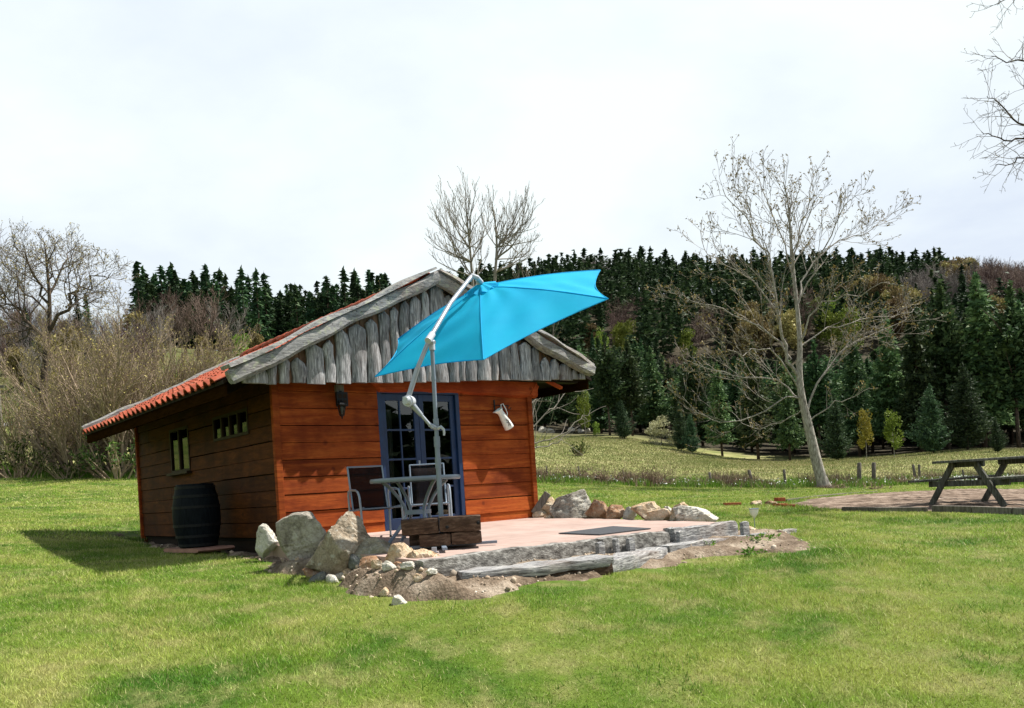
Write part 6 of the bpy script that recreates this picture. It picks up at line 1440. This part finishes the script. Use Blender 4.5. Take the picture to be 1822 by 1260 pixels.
# ------------------------------------------------------------------ turf, meadow grass, flowers, pebbles
def blades(name, X, Y, hgt, wid, seed, mat, lean=.35, rnd=None, Z=None):
    rg = np.random.default_rng(seed); n = len(X); Z = (ht(X, Y) if Z is None else Z) - .006; a = rg.uniform(0, 6.283, n); la = rg.uniform(0, 6.283, n); h = hgt * rg.uniform(.5, 1.25, n); l_ = h * np.abs(rg.normal(0, lean, n)); w = wid * rg.uniform(.7, 1.3, n)
    dx, dy = np.cos(a) * w / 2, np.sin(a) * w / 2
    V = np.stack([np.stack([X - dx, Y - dy, Z], 1), np.stack([X + dx, Y + dy, Z], 1), np.stack([X + np.cos(la) * l_, Y + np.sin(la) * l_, Z + h], 1)], 1).reshape(-1, 3)
    return npmesh(name, V, np.arange(3 * n).reshape(-1, 3), M[mat], None, rg.uniform(0, 1, n) if rnd is None else rnd)
rg = np.random.default_rng(1)
def lawn_ok(X, Y):
    lx, ly = (X - C0.x) * ct + (Y - C0.y) * st, -(X - C0.x) * st + (Y - C0.y) * ct
    ok = soil_d(lx, ly) > rg.uniform(-.05, .10, len(X)); ok &= ~((lx > -.4) & (lx < 4.7) & (ly > -4.1) & (ly < 6.6)); ok &= pad_d(X, Y) > rg.uniform(-.12, .05, len(X)); return ok
for (y0_, y1_, dens, h, w, tm) in ((4.6, 9, 5200, .036, .0060, .80), (9, 15, 1900, .042, .010, .74), (15, 25, 520, .052, .020, .70), (25, 39.5, 190, .055, .034, .70)):
    area = tm * (y1_ ** 2 - y0_ ** 2); n = int(area * dens); Y = np.sqrt(rg.uniform(y0_ ** 2, y1_ ** 2, n)); X = rg.uniform(-tm, tm, n) * Y; k = lawn_ok(X, Y); X, Y = X[k], Y[k]
    patch = 1 + .35 * np.sin(X * 1.7 + 2 * np.sin(Y * .9)) * np.sin(Y * 1.3 + X * .5); print(name if False else 'lawn', len(X))
    o = blades('lawn_grass', X, Y, h * patch, w, int(y0_), 'blade', .95); tag(o, 'short mown lawn grass', 'grass', kind='stuff')
nc_ = 700; cy_ = np.sqrt(rg.uniform(5 ** 2, 22 ** 2, nc_)); cx_ = rg.uniform(-.72, .72, nc_) * cy_; k = rg.integers(0, nc_, 30000); X = cx_[k] + rg.normal(0, .11, 30000); Y = cy_[k] + rg.normal(0, .09, 30000); k = lawn_ok(X, Y); X, Y = X[k], Y[k]
tag(blades('lawn_tufts', X, Y, .06 + .0 * X, .008, 19, 'tallgrass', .8), 'darker green tufts scattered over the lawn', 'grass', kind='stuff')
# taller tufts along the soil bank, the walls and rocks
n = 26000; lx = rg.uniform(-2, 7, n); ly = rg.uniform(-5.6, 7, n); d = soil_d(lx, ly); k = (d > -.06) & (d < .22) & (rg.uniform(0, 1, n) < np.where(np.sin(lx * 3.1 + ly * 2.3) > .2, 1, .35)); lx, ly = lx[k], ly[k]
o = blades('edge_grass', C0.x + lx * ct - ly * st, C0.y + lx * st + ly * ct, .075, .006, 9, 'tallgrass', .5); tag(o, 'longer tufts of grass round the soil bank', 'grass', kind='stuff')
# strip of uncut grass along the fence and the left hedge
n = 60000; t = rg.uniform(-.66, .66, n); Y = 37.6 + rg.uniform(0, 1, n) ** .7 * 4.2 + np.where(t < -.28, .6, 0); X = t * Y; hh = np.where(np.sin(X * .9) + np.sin(X * 2.3 + 1) > -.4, .34, .18)
o = blades('tall_grass', X, Y, hh, .035, 12, 'tallgrass', .35); tag(o, 'uncut green grass along the meadow fence', 'grass', kind='stuff')
n = 26000; t = rg.uniform(.02, .68, n); Y = rg.normal(39.6, .8, n); X = t * Y; k = (np.sin(X * 1.3) + np.sin(X * 3.1 + 2) + rg.uniform(-1, 1, n)) > .45; X, Y = X[k], Y[k]; tag(blades("dry_stalks", X, Y, .28 + .34 * (np.sin(X * .8 + 1) * np.sin(X * 2.2) > -.1), .03, 15, 'deadwood', .45), 'brown dry stalks standing along the meadow fence', 'stalks', kind='stuff')
n = 150000; t = rg.uniform(0, .66, n); Y = np.sqrt(rg.uniform(40 ** 2, 92 ** 2, n)); X = t * Y; k = Y < np.interp(t, [0, .13, .26, .39, .62], [98, 94, 79, 74, 70]); X, Y = X[k], Y[k]
o = blades('meadow_grass', X, Y, .11, .045 * Y / 50, 13, 'straw', .6); tag(o, 'dry pale meadow grass beyond the fence', 'grass', kind='stuff')
n = 60000; t = rg.uniform(-.72, -.18, n); Y = np.sqrt(rg.uniform(41 ** 2, 110 ** 2, n)); X = t * Y
o = blades('slope_grass', X, Y, .25, .07 * Y / 50, 14, 'straw', .5); tag(o, 'rough grass on the rising slope at the left', 'grass', kind='stuff')
n = 1500; t = np.where(rg.uniform(0, 1, n) < .6, rg.normal(.60, .05, n), rg.uniform(.03, .66, n)); Y = rg.uniform(37.8, 40.2, n); X = t * Y; Z = ht(X, Y) + rg.uniform(.12, .34, n); V, F = tri_cloud(np.stack([X, Y, Z], 1), np.full(n, .055), 3, 1.2)
tag(npmesh('white_flowers', V, F, M['flower']), 'white wild flowers in the uncut grass along the fence', 'flowers', kind='stuff')
# pebbles on the bank
bm = bmesh.new(); bmesh.ops.create_icosphere(bm, subdivisions=1, radius=1); IV = np.array([v.co[:] for v in bm.verts]); IF = np.array([[v.index for v in f.verts] for f in bm.faces]); bm.free()
n = 6500; lx = rg.uniform(-1.8, 6.4, n); ly = rg.uniform(-5.6, 4, n); d = soil_d(lx, ly); bankw = np.exp(-((lx + .2) / 1.5) ** 2); k = (d < .03) & ~((lx > -.35) & (lx < 4.6) & (ly > -3.95)) & (rg.uniform(0, 1, n) < .25 + .9 * bankw); lx, ly = lx[k], ly[k]
Z = soil_z(lx, ly); n = len(lx); s = .007 + .032 * rg.uniform(0, 1, n) ** 5 + .007 * rg.uniform(0, 1, n); S3 = s[:, None] * rg.uniform(.6, 1.3, (n, 3)); a = rg.uniform(0, 6.28, n)
JV = IV[None] * (1 + rg.uniform(-.22, .22, (n, len(IV), 1))) * S3[:, None, :]; X = C0.x + lx * ct - ly * st; Y = C0.y + lx * st + ly * ct
V = np.stack([JV[..., 0] * np.cos(a)[:, None] - JV[..., 1] * np.sin(a)[:, None] + X[:, None], JV[..., 0] * np.sin(a)[:, None] + JV[..., 1] * np.cos(a)[:, None] + Y[:, None], JV[..., 2] + Z[:, None] + s[:, None] * .2], -1).reshape(-1, 3)
F = (IF[None] + (np.arange(n) * len(IV))[:, None, None]).reshape(-1, 3); tag(npmesh('pebbles', V, F, M['pebble'], None, np.repeat(rg.uniform(0, 1, n), len(IF))), 'loose pebbles strewn over the soil bank', 'pebbles', kind='stuff')
# small weeds on the bank
for i, (px, py, s_, lab) in enumerate(((1258, 972, .10, 'small broad leaved weed on the bank below the long pale sleeper'), (1345, 965, .13, 'clump of weeds below the thin end sleeper'), (1370, 958, .10, 'small weed at the tip of the thin end sleeper'), (1335, 985, .09, 'low weed on the bank edge below the clump of weeds'))):
    g = ground_at(px, py + 6); q = g; n = 90; rr = np.random.default_rng(i); C_ = rr.normal(size=(n, 3)) * np.array([s_ * .6, s_ * .5, s_ * .28]) + np.array([q.x, q.y, h1(q.x, q.y) + s_ * .55]); V, F = tri_cloud(C_, np.full(n, .03), i, .9)
    o = npmesh('weed', V - np.array(q), F, M['tallgrass'], None, rr.uniform(0, .8, n), loc=q); tag(o, lab, 'weed')
